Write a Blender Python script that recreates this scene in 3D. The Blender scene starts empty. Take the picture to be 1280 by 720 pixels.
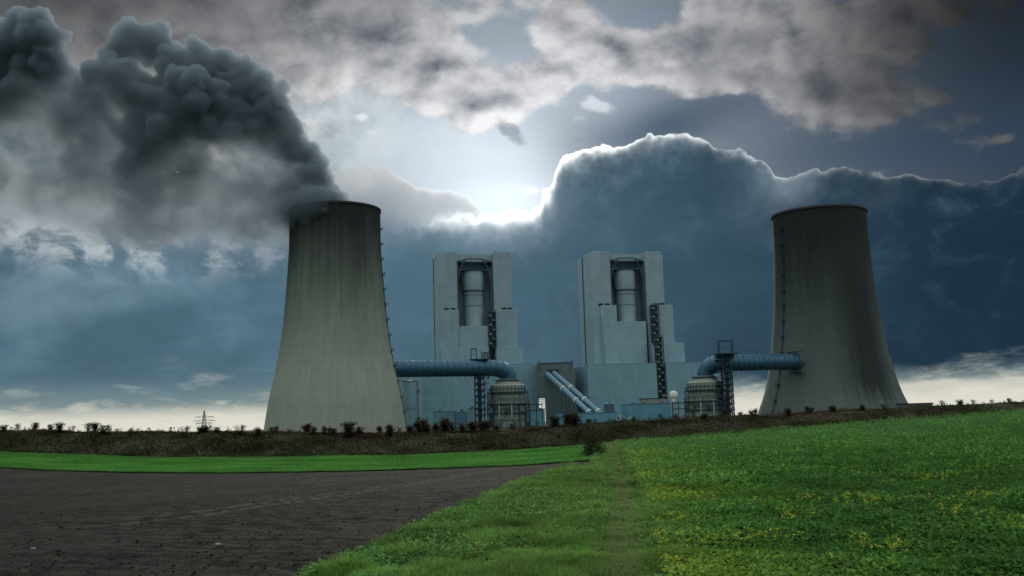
import bpy, bmesh, math, random
import numpy as np
from mathutils import Vector, Matrix, Euler, noise as mnoise

SC = bpy.context.scene
COL = SC.collection
R = math.radians
random.seed(7)
RNG = np.random.default_rng(7)

# ------------------------------------------------------------------ camera
F_PX = 1200.0                      # focal length in pixels of a 1280 wide frame
TILT = math.atan(160 / F_PX)       # looking up a little
ROLL = R(1.7)                      # car mounted camera, slightly rolled
EYE = 2.6                          # eye height above the field (m)


def ray(px, py):
    """World direction of a point of the 1280x720 frame (y component of any size)."""
    xc, yc = (px - 640) / F_PX, (360 - py) / F_PX
    xu = xc * math.cos(ROLL) + yc * math.sin(ROLL)
    yu = -xc * math.sin(ROLL) + yc * math.cos(ROLL)
    return Vector((xu, math.cos(TILT) - yu * math.sin(TILT), math.sin(TILT) + yu * math.cos(TILT)))


def at(px, py, Y):
    """Surveyed position: where the sight line crosses the plane at distance Y."""
    d = ray(px, py)
    return Vector((0, 0, EYE)) + d * (Y / d.y)


def make_camera():
    cam = bpy.data.cameras.new('camera')
    o = bpy.data.objects.new('camera', cam)
    COL.objects.link(o)
    cam.sensor_fit = 'HORIZONTAL'
    cam.sensor_width = 36
    cam.lens = 36 * F_PX / 1280
    cam.clip_start = 0.1
    cam.clip_end = 60000
    up0 = Vector((0, -math.sin(TILT), math.cos(TILT)))
    X = Vector((1, 0, 0))
    fwd = Vector((0, math.cos(TILT), math.sin(TILT)))
    right = X * math.cos(ROLL) - up0 * math.sin(ROLL)
    up = X * math.sin(ROLL) + up0 * math.cos(ROLL)
    m = Matrix((right, up, -fwd)).transposed().to_4x4()
    m.translation = Vector((0, 0, EYE))
    o.matrix_world = m
    SC.camera = o


# ------------------------------------------------------------------ a small expression layer over shader math nodes
class X:
    tree = None

    def __init__(s, v): s.v = v

    @staticmethod
    def node(kind): return X.tree.nodes.new(kind)

    @staticmethod
    def put(sock, val):
        if isinstance(val, X): val = val.v
        if isinstance(val, (int, float)): sock.default_value = val
        else: X.tree.links.new(val, sock)

    @staticmethod
    def m(op, a, b=0.0, c=0.0, clamp=False):
        n = X.node('ShaderNodeMath'); n.operation = op; n.use_clamp = clamp
        X.put(n.inputs[0], a); X.put(n.inputs[1], b); X.put(n.inputs[2], c)
        return X(n.outputs[0])

    def __add__(s, o): return X.m('ADD', s, o)
    __radd__ = __add__
    def __sub__(s, o): return X.m('SUBTRACT', s, o)
    def __rsub__(s, o): return X.m('SUBTRACT', o, s)
    def __mul__(s, o): return X.m('MULTIPLY', s, o)
    __rmul__ = __mul__
    def __truediv__(s, o): return X.m('DIVIDE', s, o)
    def __rtruediv__(s, o): return X.m('DIVIDE', o, s)
    def __neg__(s): return X.m('MULTIPLY', s, -1.0)


def xexp(a): return X.m('EXPONENT', a)
def xmax(a, b): return X.m('MAXIMUM', a, b)
def xmin(a, b): return X.m('MINIMUM', a, b)
def xabs(a): return X.m('ABSOLUTE', a)
def xpow(a, b): return X.m('POWER', a, b)
def xclamp(a): return X.m('ADD', a, 0.0, clamp=True)


def sstep(a, b, v):
    n = X.node('ShaderNodeMapRange'); n.interpolation_type = 'SMOOTHSTEP'
    X.put(n.inputs['Value'], v); X.put(n.inputs['From Min'], a); X.put(n.inputs['From Max'], b)
    return X(n.outputs['Result'])


def lstep(a, b, v, c=0.0, d=1.0):
    n = X.node('ShaderNodeMapRange')
    X.put(n.inputs['Value'], v); X.put(n.inputs['From Min'], a); X.put(n.inputs['From Max'], b)
    X.put(n.inputs['To Min'], c); X.put(n.inputs['To Max'], d)
    return X(n.outputs['Result'])


def xvec(x, y, z=0.0):
    n = X.node('ShaderNodeCombineXYZ')
    X.put(n.inputs[0], x); X.put(n.inputs[1], y); X.put(n.inputs[2], z)
    return X(n.outputs[0])


def xsep(v):
    n = X.node('ShaderNodeSeparateXYZ'); X.put(n.inputs[0], v)
    return X(n.outputs[0]), X(n.outputs[1]), X(n.outputs[2])


def xnoise(vec, scale=1.0, detail=4.0, rough=0.5, dist=0.0, dims='3D'):
    n = X.node('ShaderNodeTexNoise'); n.noise_dimensions = dims
    X.put(n.inputs['Vector'], vec)
    n.inputs['Scale'].default_value = scale; n.inputs['Detail'].default_value = detail
    n.inputs['Roughness'].default_value = rough; n.inputs['Distortion'].default_value = dist
    return X(n.outputs['Fac'])


def xvoro(vec, scale=1.0, smooth=0.3, feature='SMOOTH_F1'):
    n = X.node('ShaderNodeTexVoronoi'); n.feature = feature
    X.put(n.inputs['Vector'], vec)
    n.inputs['Scale'].default_value = scale
    if feature == 'SMOOTH_F1': n.inputs['Smoothness'].default_value = smooth
    return X(n.outputs['Distance'])


def xcol(c):
    n = X.node('ShaderNodeRGB'); n.outputs[0].default_value = (c[0], c[1], c[2], 1)
    return X(n.outputs[0])


def _cput(sock, c):
    if isinstance(c, X): X.tree.links.new(c.v, sock)
    else: sock.default_value = (c[0], c[1], c[2], 1)


def cmix(fac, a, b, mode='MIX'):
    n = X.node('ShaderNodeMix'); n.data_type = 'RGBA'; n.blend_type = mode; n.clamp_factor = True
    X.put(n.inputs[0], fac); _cput(n.inputs[6], a); _cput(n.inputs[7], b)
    return X(n.outputs[2])


def cscale(c, k):
    n = X.node('ShaderNodeVectorMath'); n.operation = 'SCALE'
    if isinstance(c, X): X.tree.links.new(c.v, n.inputs[0])
    else: n.inputs[0].default_value = c[:3]
    X.put(n.inputs['Scale'], k)
    return X(n.outputs[0])


def cadd(a, b):
    n = X.node('ShaderNodeVectorMath'); n.operation = 'ADD'
    for k, c in ((0, a), (1, b)):
        if isinstance(c, X): X.tree.links.new(c.v, n.inputs[k])
        else: n.inputs[k].default_value = c[:3]
    return X(n.outputs[0])


def fcurve(v, pts):
    """Piecewise curve through pts (x in 0..1)."""
    n = X.node('ShaderNodeFloatCurve')
    cm = n.mapping; cm.use_clip = False
    c = cm.curves[0]
    pts = sorted(pts)
    c.points[0].location = pts[0]; c.points[1].location = pts[-1]
    for p in pts[1:-1]: c.points.new(*p)
    for p in c.points: p.handle_type = 'VECTOR'
    cm.update()
    X.put(n.inputs['Value'], v); n.inputs['Factor'].default_value = 1
    return X(n.outputs[0])
# ------------------------------------------------------------------ sky: Nishita air, with procedural cloud layers in directions of the sky
SUN_AZ = math.atan2(ray(668, 238).x, ray(668, 238).y)
SUN_EL = math.asin(ray(668, 238).normalized().z)


def uv(px, py):
    d = ray(px, py).normalized()
    return math.atan2(d.x, d.y) * F_PX, math.asin(d.z) * F_PX


def make_sky():
    w = bpy.data.worlds.new('World'); SC.world = w; w.use_nodes = True
    nt = w.node_tree; nt.nodes.clear(); X.tree = nt
    tc = nt.nodes.new('ShaderNodeTexCoord')
    dx, dy, dz = xsep(X(tc.outputs['Generated']))
    U = X.m('ARCTAN2', dx, dy) * F_PX
    V = X.m('ARCSINE', dz) * F_PX
    us, vs = uv(648, 236)

    def blob(px, py, rx, ry, ang=0.0):
        u0, v0 = uv(px, py); a = R(ang)
        du, dv = U - u0, V - v0
        if ang:
            p = (du * math.cos(a) + dv * math.sin(a)) * (1 / rx)
            q = (dv * math.cos(a) - du * math.sin(a)) * (1 / ry)
        else:
            p, q = du * (1 / rx), dv * (1 / ry)
        return xexp(-(p * p + q * q))

    P = xvec(U, V, 0.0)
    ddu, ddv = U - us, V - vs
    r = X.m('SQRT', ddu * ddu + ddv * ddv)
    # ---- clear air and the glow round the hidden sun
    glow = xexp(X.m('SQRT', r * r + 900.0) * (-1 / 172))
    wide = xexp(-(r * r) * (1 / 360 ** 2))
    warp = xnoise(P, 1 / 140, 3, 0.5)
    left = sstep(200, -500, U)
    base = cadd(cadd(cscale((0.74, 0.79, 0.82), glow), cscale((0.08, 0.12, 0.16), wide)), cmix(left, (0.008, 0.026, 0.056), (0.045, 0.075, 0.098)))
    base = cadd(base, cscale((0.17, 0.18, 0.19), blob(560, 185, 140, 75)))
    # shafts of cloud shade fanning out from the sun to the upper right
    ray_dark = blob(850, 150, 130, 36, 14) * 0.75 + blob(1150, 175, 220, 40, 0) * 0.5 + blob(720, 165, 40, 60, 60) * 0.18
    base = cmix(xmin(ray_dark * 1.1, 0.90), base, (0.034, 0.074, 0.122))
    # thin even veil of high cloud
    veil = sstep(0.42, 0.80, xnoise(xvec(U * 0.55, V, 14.0), 1 / 120, 6, 0.6, 0.3) + sstep(360, 520, V) * 0.12)
    base = cmix(veil * 0.42, base, cadd(cscale((0.58, 0.62, 0.66), xexp(r * (-1 / 220))), (0.022, 0.036, 0.054)))
    # ---- high broken clouds
    Pc = xvec(U * 0.80, V * 1.15, 3.0)
    Pc2 = xvec((U + ddu / (r + 30) * -16) * 0.80, (V + ddv / (r + 30) * -16) * 1.15, 3.0)
    def puffs(p):
        q = X.node('ShaderNodeTexNoise'); q.inputs['Scale'].default_value = 1 / 30; q.inputs['Detail'].default_value = 3
        X.put(q.inputs['Vector'], p)
        wv = X.node('ShaderNodeVectorMath'); wv.operation = 'MULTIPLY_ADD'
        nt.links.new(q.outputs['Color'], wv.inputs[0]); wv.inputs[1].default_value = (26, 26, 0); nt.links.new(p.v, wv.inputs[2])
        return xvoro(X(wv.outputs[0]), 1 / 44, 0.6) * -0.30 + 0.13
    pf1 = puffs(Pc)
    n1 = xnoise(Pc, 1 / 92, 9, 0.585, 0.0) + pf1
    n2 = xnoise(Pc2, 1 / 92, 6, 0.56, 0.0) + puffs(Pc2)
    cov = (blob(560, 95, 130, 46, -8) * 0.28 + blob(582, 140, 60, 44, -30) * 0.30 + blob(690, 105, 50, 24, -10) * 0.14 - blob(860, 152, 120, 30, 14) * 0.22 + blob(780, 75, 110, 34, -14) * 0.30 + blob(450, 30, 110, 60) * 0.30
           + blob(960, 95, 150, 45, -10) * 0.30 + blob(1090, 130, 110, 32, -16) * 0.26 + blob(700, 20, 60, 26) * 0.16
           + blob(1000, 20, 260, 36) * 0.22 + blob(640, 120, 60, 26, 0) * 0.10 + blob(150, 40, 330, 120) * 0.30 + blob(1220, 150, 70, 8, 2) * 0.12
           + blob(1250, 173, 30, 6, 0) * 0.18
           + blob(330, 60, 130, 60, -10) * 0.12 + blob(1120, 60, 130, 34, -6) * 0.16 + blob(870, 60, 90, 40, 0) * 0.10 - blob(620, 40, 44, 22, 10) * 0.26 - blob(800, 22, 46, 20, -8) * 0.26 - blob(930, 130, 70, 22, 10) * 0.10 - blob(600, 215, 130, 50) * 0.2 - blob(480, 165, 60, 40) * 0.10)
    dens = n1 + cov + sstep(370, 470, V) * 0.075 - 0.62
    cmask = sstep(-0.05, 0.15, dens)
    relief = (n1 - n2) * 2.9
    # bright where thin and near the sun, dull in the thick middles
    lit = xclamp(0.76 + relief - sstep(0.18, 0.48, dens) * (0.60 - xexp(r * (-1 / 210)) * 0.62))
    far = xexp(r * (-1 / 330))
    cdark = cadd(cscale((0.22, 0.24, 0.28), far), (0.026, 0.031, 0.044))
    cbright = cadd(cscale((1.16, 1.155, 1.17), far), (0.074, 0.077, 0.081))
    ccol = cscale(cmix(lit, cdark, cbright), 1.0 - blob(1260, 30, 220, 150) * 0.80 - blob(700, -30, 900, 42) * 0.30 - blob(60, 0, 330, 110) * 0.45)
    sky = cscale(cmix(cmask * 0.95, base, ccol), 1.0 - blob(1290, 10, 210, 130) * 0.55 - blob(0, -10, 200, 60) * 0.25)
    # lit haze and broken bright cloud away to the left, behind the drifting steam
    lb = blob(190, 190, 210, 85, 0) * 0.9 + blob(420, 130, 90, 60) * 0.35
    sky = cadd(sky, cscale((0.30, 0.30, 0.285), lb * 2.2 * sstep(0.32, 0.64, xnoise(P, 1 / 95, 5, 0.55))))
    # small bright scraps and one small dark scud
    fine = xnoise(xvec(U, V * 1.6, 31.0), 1 / 26, 6, 0.62, 0.4)
    scr = sstep(0.52, 0.80, (blob(745, 132, 30, 11, -20) + blob(452, 146, 22, 8) * 0.75 + blob(462, 166, 14, 8) * 0.7) * 0.55 + fine * 0.62) + blob(664, 238, 9, 3.5, 0) * 1.2
    sky = cadd(sky, cscale((0.30, 0.27, 0.26), scr))
    sky = cscale(sky, 1.0 - sstep(0.60, 0.92, blob(637, 163, 34, 15, -34) * 0.62 + fine * 0.66) * 0.42)

    # ---- nearer thin cloud with a lit rim, left of the sun
    def edge(pts, x0, x1):
        q = [uv(a, b) for a, b in pts]
        u0, u1 = q[0][0], q[-1][0]
        v0, v1 = min(b for _, b in q) - 1, max(b for _, b in q) + 1
        t = fcurve((U - u0) * (1 / (u1 - u0)), [((a - u0) / (u1 - u0), (b - v0) / (v1 - v0)) for a, b in q])
        return t * (v1 - v0) + v0
    bw = xnoise(P, 1 / 90, 2, 0.5)
    bump = (xvoro(P, 1 / 30, 0.3) - 0.45) * (bw * -22) + (xvoro(P, 1 / 11, 0.3) - 0.45) * (bw * -12) + (xnoise(P, 1 / 34, 7, 0.62) - 0.5) * 13
    e1 = edge([(-60, 230), (300, 225), (425, 214), (445, 207), (478, 208), (500, 222), (522, 234), (560, 236), (580, 244), (592, 254), (603, 266), (640, 330), (1300, 420)], 0, 1)
    d1 = e1 + bump * 0.55 - V
    m1 = sstep(-2.0, 3.0, d1)
    rim1 = xexp(xmax(d1, 0.0) * (-1 / 4.5)) * blob(560, 240, 90, 50)
    puff = blob(460, 222, 46, 22)
    fill1 = cmix(xclamp(d1 * (1 / 75)), cadd((0.42, 0.44, 0.455), cscale((0.25, 0.25, 0.24), puff * n1)), (0.16, 0.215, 0.265))
    sky = cmix(m1 * 0.85, sky, cadd(fill1, cscale((0.55, 0.56, 0.55), rim1)))

    # ---- the big dark bank with its silver lining
    e2 = edge([(-300, 300), (60, 296), (200, 310), (330, 318), (430, 296), (500, 288), (560, 274), (600, 269), (640, 263), (676, 257), (686, 246), (690, 236),
               (684, 222), (688, 206), (700, 196), (720, 187), (735, 181), (770, 183), (798, 171), (812, 168), (830, 171), (858, 169), (885, 174), (893, 184),
               (905, 187), (925, 186), (945, 196), (960, 206), (972, 219), (1000, 216), (1030, 210), (1060, 206), (1085, 212), (1112, 217), (1140, 214), (1166, 222),
               (1185, 222), (1215, 228), (1240, 222), (1262, 215), (1290, 214), (1500, 205)], 0, 1)
    d2 = e2 + bump - V
    u4, u6 = uv(480, 280)[0], uv(640, 280)[0]
    sharp = sstep(u4, u6, U)
    soft = lstep(0.0, 1.0, sharp, 34.0, 1.4)
    m2 = sstep(-soft, soft, d2)
    din = xmax(d2, 0.0)
    near = xexp(r * (-1 / 150))
    right = sstep(-300, 640, U)
    body_noise = xnoise(xvec(U * 0.7, V * 1.2, 9.0), 1 / 120, 7, 0.55, 0.3)
    body = cmix(right, (0.070, 0.138, 0.188), (0.010, 0.029, 0.052))
    wide2 = blob(600, 320, 330, 90)
    body = cadd(body, cscale((0.008, 0.018, 0.026), wide2))
    body = cadd(body, cscale((0.055, 0.070, 0.078), sstep(0.50, 0.80, body_noise + blob(0, 350, 120, 60) * 0.16 + blob(90, 345, 40, 12) * 0.20 + blob(40, 420, 190, 90) * 0.06) * sstep(-100, -480, U)))
    body = cadd(body, cscale((0.62, 0.61, 0.56), (blob(30, 276, 70, 20) + blob(190, 300, 160, 30)) * sstep(0.42, 0.60, xnoise(xvec(U, V * 1.3, 51.0), 1 / 42, 7, 0.6, 0.3))))
    # grey vapour over the right hand tower and in the fold of the bank
    vap = blob(985, 240, 52, 34, 20) * 0.9 + blob(1045, 250, 60, 16) * 0.45 + blob(620, 292, 40, 22) * 0.6
    body = cadd(body, cscale((0.10, 0.12, 0.135), vap * 1.5 * sstep(0.32, 0.72, body_noise)))
    lumpA = xvoro(cadd(P, xvec(body_noise * 60, body_noise * 40, 0.0)), 1 / 85, 0.7)
    lumpB = xnoise(xvec(U, V * 1.25, 41.0), 1 / 55, 7, 0.6, 0.5)
    body = cscale(body, 0.50 + body_noise * 0.56 + lumpB * 0.34 + lumpA * 0.18)
    body = cadd(body, cscale((0.030, 0.040, 0.046), sstep(0.50, 0.72, lumpB) * xexp(din * (-1 / 120)) * sharp))
    folds = sstep(0.40, 0.75, xnoise(xvec(U, V, 21.0), 1 / 46, 6, 0.55, 0.2)) * xexp(din * (-1 / 70)) * sharp
    body = cscale(body, 1.0 - folds * 0.22)
    # lining
    lin = xexp(din * (-1.0) / (2.0 + near * 7.0))
    halo = xexp(din * (-1 / 20)) * xclamp((xvoro(P, 1 / 12, 0.4)) * 1.2)
    lum = near * 4.6 + xexp(r * (-1 / 380)) * 0.42
    streak = xclamp(xnoise(P, 1 / 36, 5, 0.65) * 3.2 - 0.95 + near * 0.5)
    body = cadd(body, cscale((0.98, 1.0, 0.98), (lin * 0.85 + halo * 0.08) * lum * streak * sharp))
    sky = cmix(m2, sky, body)
    # veil of scattered light in front of the bank, next to the sun
    sky = cadd(sky, cscale((0.20, 0.22, 0.235), blob(610, 262, 80, 36, 0) ))

    # ---- light band under the bank, down at the horizon
    hb = edge([(-400, 478), (0, 486), (120, 484), (230, 492), (330, 482), (520, 480), (700, 478), (900, 462), (960, 478), (1060, 468), (1120, 456), (1160, 462), (1200, 455), (1250, 450), (1290, 448), (1600, 440)], 0, 1)
    hn = xnoise(xvec(U * 0.42, V * 1.5, 5.0), 1 / 38, 7, 0.58, 0.25)
    d3 = hb + (hn - 0.5) * 46 - V
    m3 = sstep(lstep(-300, 0, U, -40, -10), 18, d3)
    rs = sstep(120, 460, U)
    bandc = cmix(sstep(0.50, 0.78, hn + lstep(30, 2, V, 0.0, 0.22) + rs * 0.06 + blob(1190, 486, 90, 12) * 0.16), cmix(lstep(60, 20, V), (0.10, 0.18, 0.225), (0.22, 0.29, 0.285)), (0.64, 0.635, 0.55))
    bandc = cmix(lstep(24, 8, V + (hn - 0.5) * 80) * 0.80, bandc, (0.82, 0.79, 0.68))
    sky = cmix(m3 * 0.93, sky, bandc)

    clear = (1.0 - m1) * (1.0 - m2) * (1.0 - m3) * (1.0 - cmask)
    # ---- the rest of the dome (never in view): broken bright overcast
    back_n = xnoise(X(tc.outputs['Generated']), 2.2, 5, 0.55)
    zen = sstep(0.05, 0.85, dz)
    dome = cscale(cmix(zen, DOME_LOW, DOME_TOP), 0.55 + back_n * 0.9)
    out = xmax(sstep(R(27.5) * F_PX, R(42) * F_PX, V), sstep(R(36) * F_PX, R(60) * F_PX, xabs(U)))
    sky = cmix(out, sky, dome)
    sky = cmix(sstep(-2, -60, V), sky, (0.03, 0.04, 0.035))

    nish = nt.nodes.new('ShaderNodeTexSky'); nish.sky_type = 'NISHITA'; nish.sun_disc = False
    nish.sun_elevation = SUN_EL; nish.sun_rotation = SUN_AZ; nish.air_density = 1; nish.dust_density = 1
    b1 = nt.nodes.new('ShaderNodeBackground'); b1.inputs['Strength'].default_value = 0.05
    nt.links.new(nish.outputs[0], b1.inputs['Color'])
    b2 = nt.nodes.new('ShaderNodeBackground'); b2.inputs['Strength'].default_value = 1.0
    nt.links.new(sky.v, b2.inputs['Color'])
    mx = nt.nodes.new('ShaderNodeMixShader'); X.put(mx.inputs[0], 1.0 - clear * 0.008)   # cloud cover over the clear air
    nt.links.new(b1.outputs[0], mx.inputs[1]); nt.links.new(b2.outputs[0], mx.inputs[2])
    o = nt.nodes.new('ShaderNodeOutputWorld'); nt.links.new(mx.outputs[0], o.inputs['Surface'])
    w.cycles.sampling_method = 'MANUAL'; w.cycles.sample_map_resolution = 512

    sun = bpy.data.lights.new('sun', 'SUN'); sun.energy = 1.3; sun.angle = R(12); sun.color = (1.0, 0.93, 0.82)
    so = bpy.data.objects.new('sun', sun); COL.objects.link(so)
    d = Vector((math.sin(SUN_AZ) * math.cos(SUN_EL), math.cos(SUN_AZ) * math.cos(SUN_EL), math.sin(SUN_EL)))
    so.rotation_euler = d.to_track_quat('Z', 'Y').to_euler()


DOME_LOW = (0.24, 0.32, 0.335)
DOME_TOP = (0.95, 1.0, 0.98)


def render_settings():
    SC.view_settings.view_transform = 'Standard'; SC.view_settings.look = 'None'
    SC.view_settings.exposure = 0; SC.view_settings.gamma = 1
    SC.render.engine = 'CYCLES'
    c = SC.cycles
    c.use_adaptive_sampling = True; c.adaptive_threshold = 0.02; c.adaptive_min_samples = 12
    c.use_denoising = True; c.denoiser = 'OPENIMAGEDENOISE'
    c.max_bounces = 5; c.diffuse_bounces = 2; c.glossy_bounces = 2; c.transmission_bounces = 3; c.transparent_max_bounces = 12; c.volume_bounces = 2
    c.sample_clamp_indirect = 6
    c.volume_step_rate = 0.25; c.volume_max_steps = 256
# ------------------------------------------------------------------ object helpers
def link(o):
    COL.objects.link(o); return o


def tag(o, label=None, cat=None, group=None, kind=None):
    if label: o['label'] = label
    if cat: o['category'] = cat
    if group: o['group'] = group
    if kind: o['kind'] = kind
    return o


def empty(name, loc, rz=0.0):
    o = bpy.data.objects.new(name, None); link(o)
    o.location = loc; o.rotation_euler = (0, 0, rz); o.empty_display_size = 1
    return o


def obj(name, bm, mat, parent=None, loc=None, smooth=None):
    me = bpy.data.meshes.new(name)
    bm.normal_update(); bm.to_mesh(me); bm.free()
    me.materials.append(mat)
    o = bpy.data.objects.new(name, me); link(o)
    if parent: o.parent = parent
    if loc is not None: o.location = loc
    if smooth:
        for p in me.polygons: p.use_smooth = True
        if smooth < 3: me.set_sharp_from_angle(angle=smooth)
    return o


def arr_mesh(name, verts, faces, mat, smooth=False, cols=None):
    """Mesh from numpy arrays: verts (n,3), faces (m,k) with k corners each."""
    me = bpy.data.meshes.new(name)
    m, k = faces.shape
    me.vertices.add(len(verts)); me.vertices.foreach_set('co', np.ascontiguousarray(verts, dtype=np.float32).ravel())
    me.loops.add(m * k); me.loops.foreach_set('vertex_index', np.ascontiguousarray(faces, dtype=np.int32).ravel())
    me.polygons.add(m)
    me.polygons.foreach_set('loop_start', np.arange(0, m * k, k, dtype=np.int32))
    me.polygons.foreach_set('loop_total', np.full(m, k, dtype=np.int32))
    if smooth: me.polygons.foreach_set('use_smooth', np.ones(m, dtype=bool))
    if cols is not None:
        a = me.color_attributes.new('tint', 'FLOAT_COLOR', 'POINT')
        c = np.ones((len(verts), 4), dtype=np.float32); c[:, :3] = cols
        a.data.foreach_set('color', c.ravel())
    me.materials.append(mat); me.update(); me.validate()
    o = bpy.data.objects.new(name, me); link(o)
    return o


def copy_tree(o, parent=None):
    c = o.copy(); COL.objects.link(c)
    if parent: c.parent = parent
    for ch in list(o.children): copy_tree(ch, c)
    return c


def box(bm, x0, x1, y0, y1, z0, z1):
    vs = [bm.verts.new(p) for p in ((x0, y0, z0), (x1, y0, z0), (x1, y1, z0), (x0, y1, z0), (x0, y0, z1), (x1, y0, z1), (x1, y1, z1), (x0, y1, z1))]
    for f in ((0, 3, 2, 1), (4, 5, 6, 7), (0, 1, 5, 4), (1, 2, 6, 5), (2, 3, 7, 6), (3, 0, 4, 7)):
        bm.faces.new([vs[i] for i in f])
    return vs


def bxm(*a):
    bm = bmesh.new(); box(bm, *a); return bm


def bevel_all(bm, w):
    bmesh.ops.bevel(bm, geom=list(bm.edges), offset=w, segments=2, affect='EDGES', profile=0.5)
    return bm


def bar(bm, a, b, w, h=None, n=4):
    """A beam of square (or n-gon) section from a to b."""
    a, b = Vector(a), Vector(b); h = h or w
    d = (b - a).normalized()
    s = d.cross(Vector((0, 0, 1)))
    if s.length < 1e-4: s = Vector((1, 0, 0))
    s.normalize(); t = s.cross(d)
    rs = []
    for p in (a, b):
        rs.append([bm.verts.new(p + s * (math.cos(k) * w * 0.5 * (1.4142 if n == 4 else 1)) + t * (math.sin(k) * h * 0.5 * (1.4142 if n == 4 else 1)))
                   for k in [(i + 0.5) * 2 * math.pi / n for i in range(n)]])
    for i in range(n):
        bm.faces.new((rs[0][i], rs[0][(i + 1) % n], rs[1][(i + 1) % n], rs[1][i]))
    bm.faces.new(rs[0][::-1]); bm.faces.new(rs[1])


def tube(bm, pts, rad, n=20, caps=True, rads=None):
    pts = [Vector(p) for p in pts]
    rings = []
    ref = None
    for i, p in enumerate(pts):
        d = (pts[min(i + 1, len(pts) - 1)] - pts[max(i - 1, 0)]).normalized()
        if ref is None:
            ref = d.cross(Vector((0, 0, 1)))
            if ref.length < 1e-3: ref = Vector((1, 0, 0))
        ref = (ref - d * ref.dot(d)).normalized()
        t = d.cross(ref)
        r = rads[i] if rads else rad
        rings.append([bm.verts.new(p + ref * (math.cos(a) * r) + t * (math.sin(a) * r)) for a in [k * 2 * math.pi / n for k in range(n)]])
    for q, w in zip(rings, rings[1:]):
        for i in range(n): bm.faces.new((q[i], q[(i + 1) % n], w[(i + 1) % n], w[i]))
    if caps:
        bm.faces.new(rings[0][::-1]); bm.faces.new(rings[-1])


def lathe(bm, prof, n=32, c=(0, 0), close=False):
    rings = [[bm.verts.new((c[0] + r * math.cos(k * 2 * math.pi / n), c[1] + r * math.sin(k * 2 * math.pi / n), z)) for k in range(n)] for r, z in prof]
    for q, w in zip(rings, rings[1:]):
        for i in range(n): bm.faces.new((q[i], q[(i + 1) % n], w[(i + 1) % n], w[i]))
    if close:
        bm.faces.new(rings[0][::-1]); bm.faces.new(rings[-1])


# ------------------------------------------------------------------ materials
def mat(name):
    m = bpy.data.materials.new(name); m.use_nodes = True
    nt = m.node_tree; nt.nodes.clear(); X.tree = nt
    out = nt.nodes.new('ShaderNodeOutputMaterial')
    return m, nt, out


def coords(kind='Object'):
    return X(X.node('ShaderNodeTexCoord').outputs[kind])


def principled(nt, out, color, rough=0.8, spec=0.3, metal=0.0, bump=None, bump_s=0.3, bump_d=0.1):
    p = nt.nodes.new('ShaderNodeBsdfPrincipled')
    _cput(p.inputs['Base Color'], color); X.put(p.inputs['Roughness'], rough)
    p.inputs['Specular IOR Level'].default_value = spec; p.inputs['Metallic'].default_value = metal
    if bump is not None:
        b = nt.nodes.new('ShaderNodeBump'); b.inputs['Strength'].default_value = bump_s; b.inputs['Distance'].default_value = bump_d
        X.put(b.inputs['Height'], bump); nt.links.new(b.outputs[0], p.inputs['Normal'])
    nt.links.new(p.outputs[0], out.inputs['Surface'])
    return p


def mat_concrete(seed, stain, dark_run, tone=(1, 1, 1)):
    """Weathered shell: formwork rings and ribs, wet dark staining from the rim down, water streaks."""
    m, nt, out = mat('concrete_shell')
    x, y, z = xsep(coords())
    ang = X.m('ARCTAN2', y, x)
    ring = xvec(ang * 26, z * 0.012, seed)
    streak = xnoise(ring, 0.55, 6, 0.55)
    streak2 = xnoise(xvec(ang * 75, z * 0.02, seed + 4), 1.0, 3, 0.6)
    big = xnoise(xvec(X.m('COSINE', ang) * 1.2, X.m('SINE', ang) * 1.2, z * 0.012 + seed), 1.4, 4, 0.55)
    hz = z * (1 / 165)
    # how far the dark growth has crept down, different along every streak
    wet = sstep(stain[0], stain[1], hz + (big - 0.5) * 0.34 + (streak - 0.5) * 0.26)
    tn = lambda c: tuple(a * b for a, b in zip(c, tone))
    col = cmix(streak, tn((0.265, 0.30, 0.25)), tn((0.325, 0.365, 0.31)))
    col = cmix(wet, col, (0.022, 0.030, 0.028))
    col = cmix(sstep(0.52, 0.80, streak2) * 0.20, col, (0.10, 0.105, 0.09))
    if dark_run is not None:   # a broad band of darker colour down one flank
        a0, wd = dark_run
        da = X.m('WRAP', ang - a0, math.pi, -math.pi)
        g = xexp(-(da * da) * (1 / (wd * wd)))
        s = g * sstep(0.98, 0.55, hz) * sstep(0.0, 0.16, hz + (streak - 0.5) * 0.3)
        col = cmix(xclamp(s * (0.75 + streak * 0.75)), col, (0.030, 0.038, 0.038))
    lift = xabs(X.m('FRACT', z * (1 / 6.2)) - 0.5)
    rings = sstep(0.47, 0.5, lift)
    patch = xnoise(xvec(X.m('COSINE', ang) * 9, X.m('SINE', ang) * 9, z * 0.10 + seed), 1.0, 5, 0.6)
    col = cscale(col, (1.0 - rings * 0.16) * (0.80 + patch * 0.40))
    rib = xabs(X.m('FRACT', ang * (64 / (2 * math.pi))) - 0.5)
    ribs = sstep(0.42, 0.5, rib)
    col = cscale(col, 1.0 - ribs * 0.06)
    principled(nt, out, col, 0.9, 0.2, bump=ribs * 0.8 + streak2 * 0.4, bump_s=0.35, bump_d=0.3)
    return m


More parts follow.
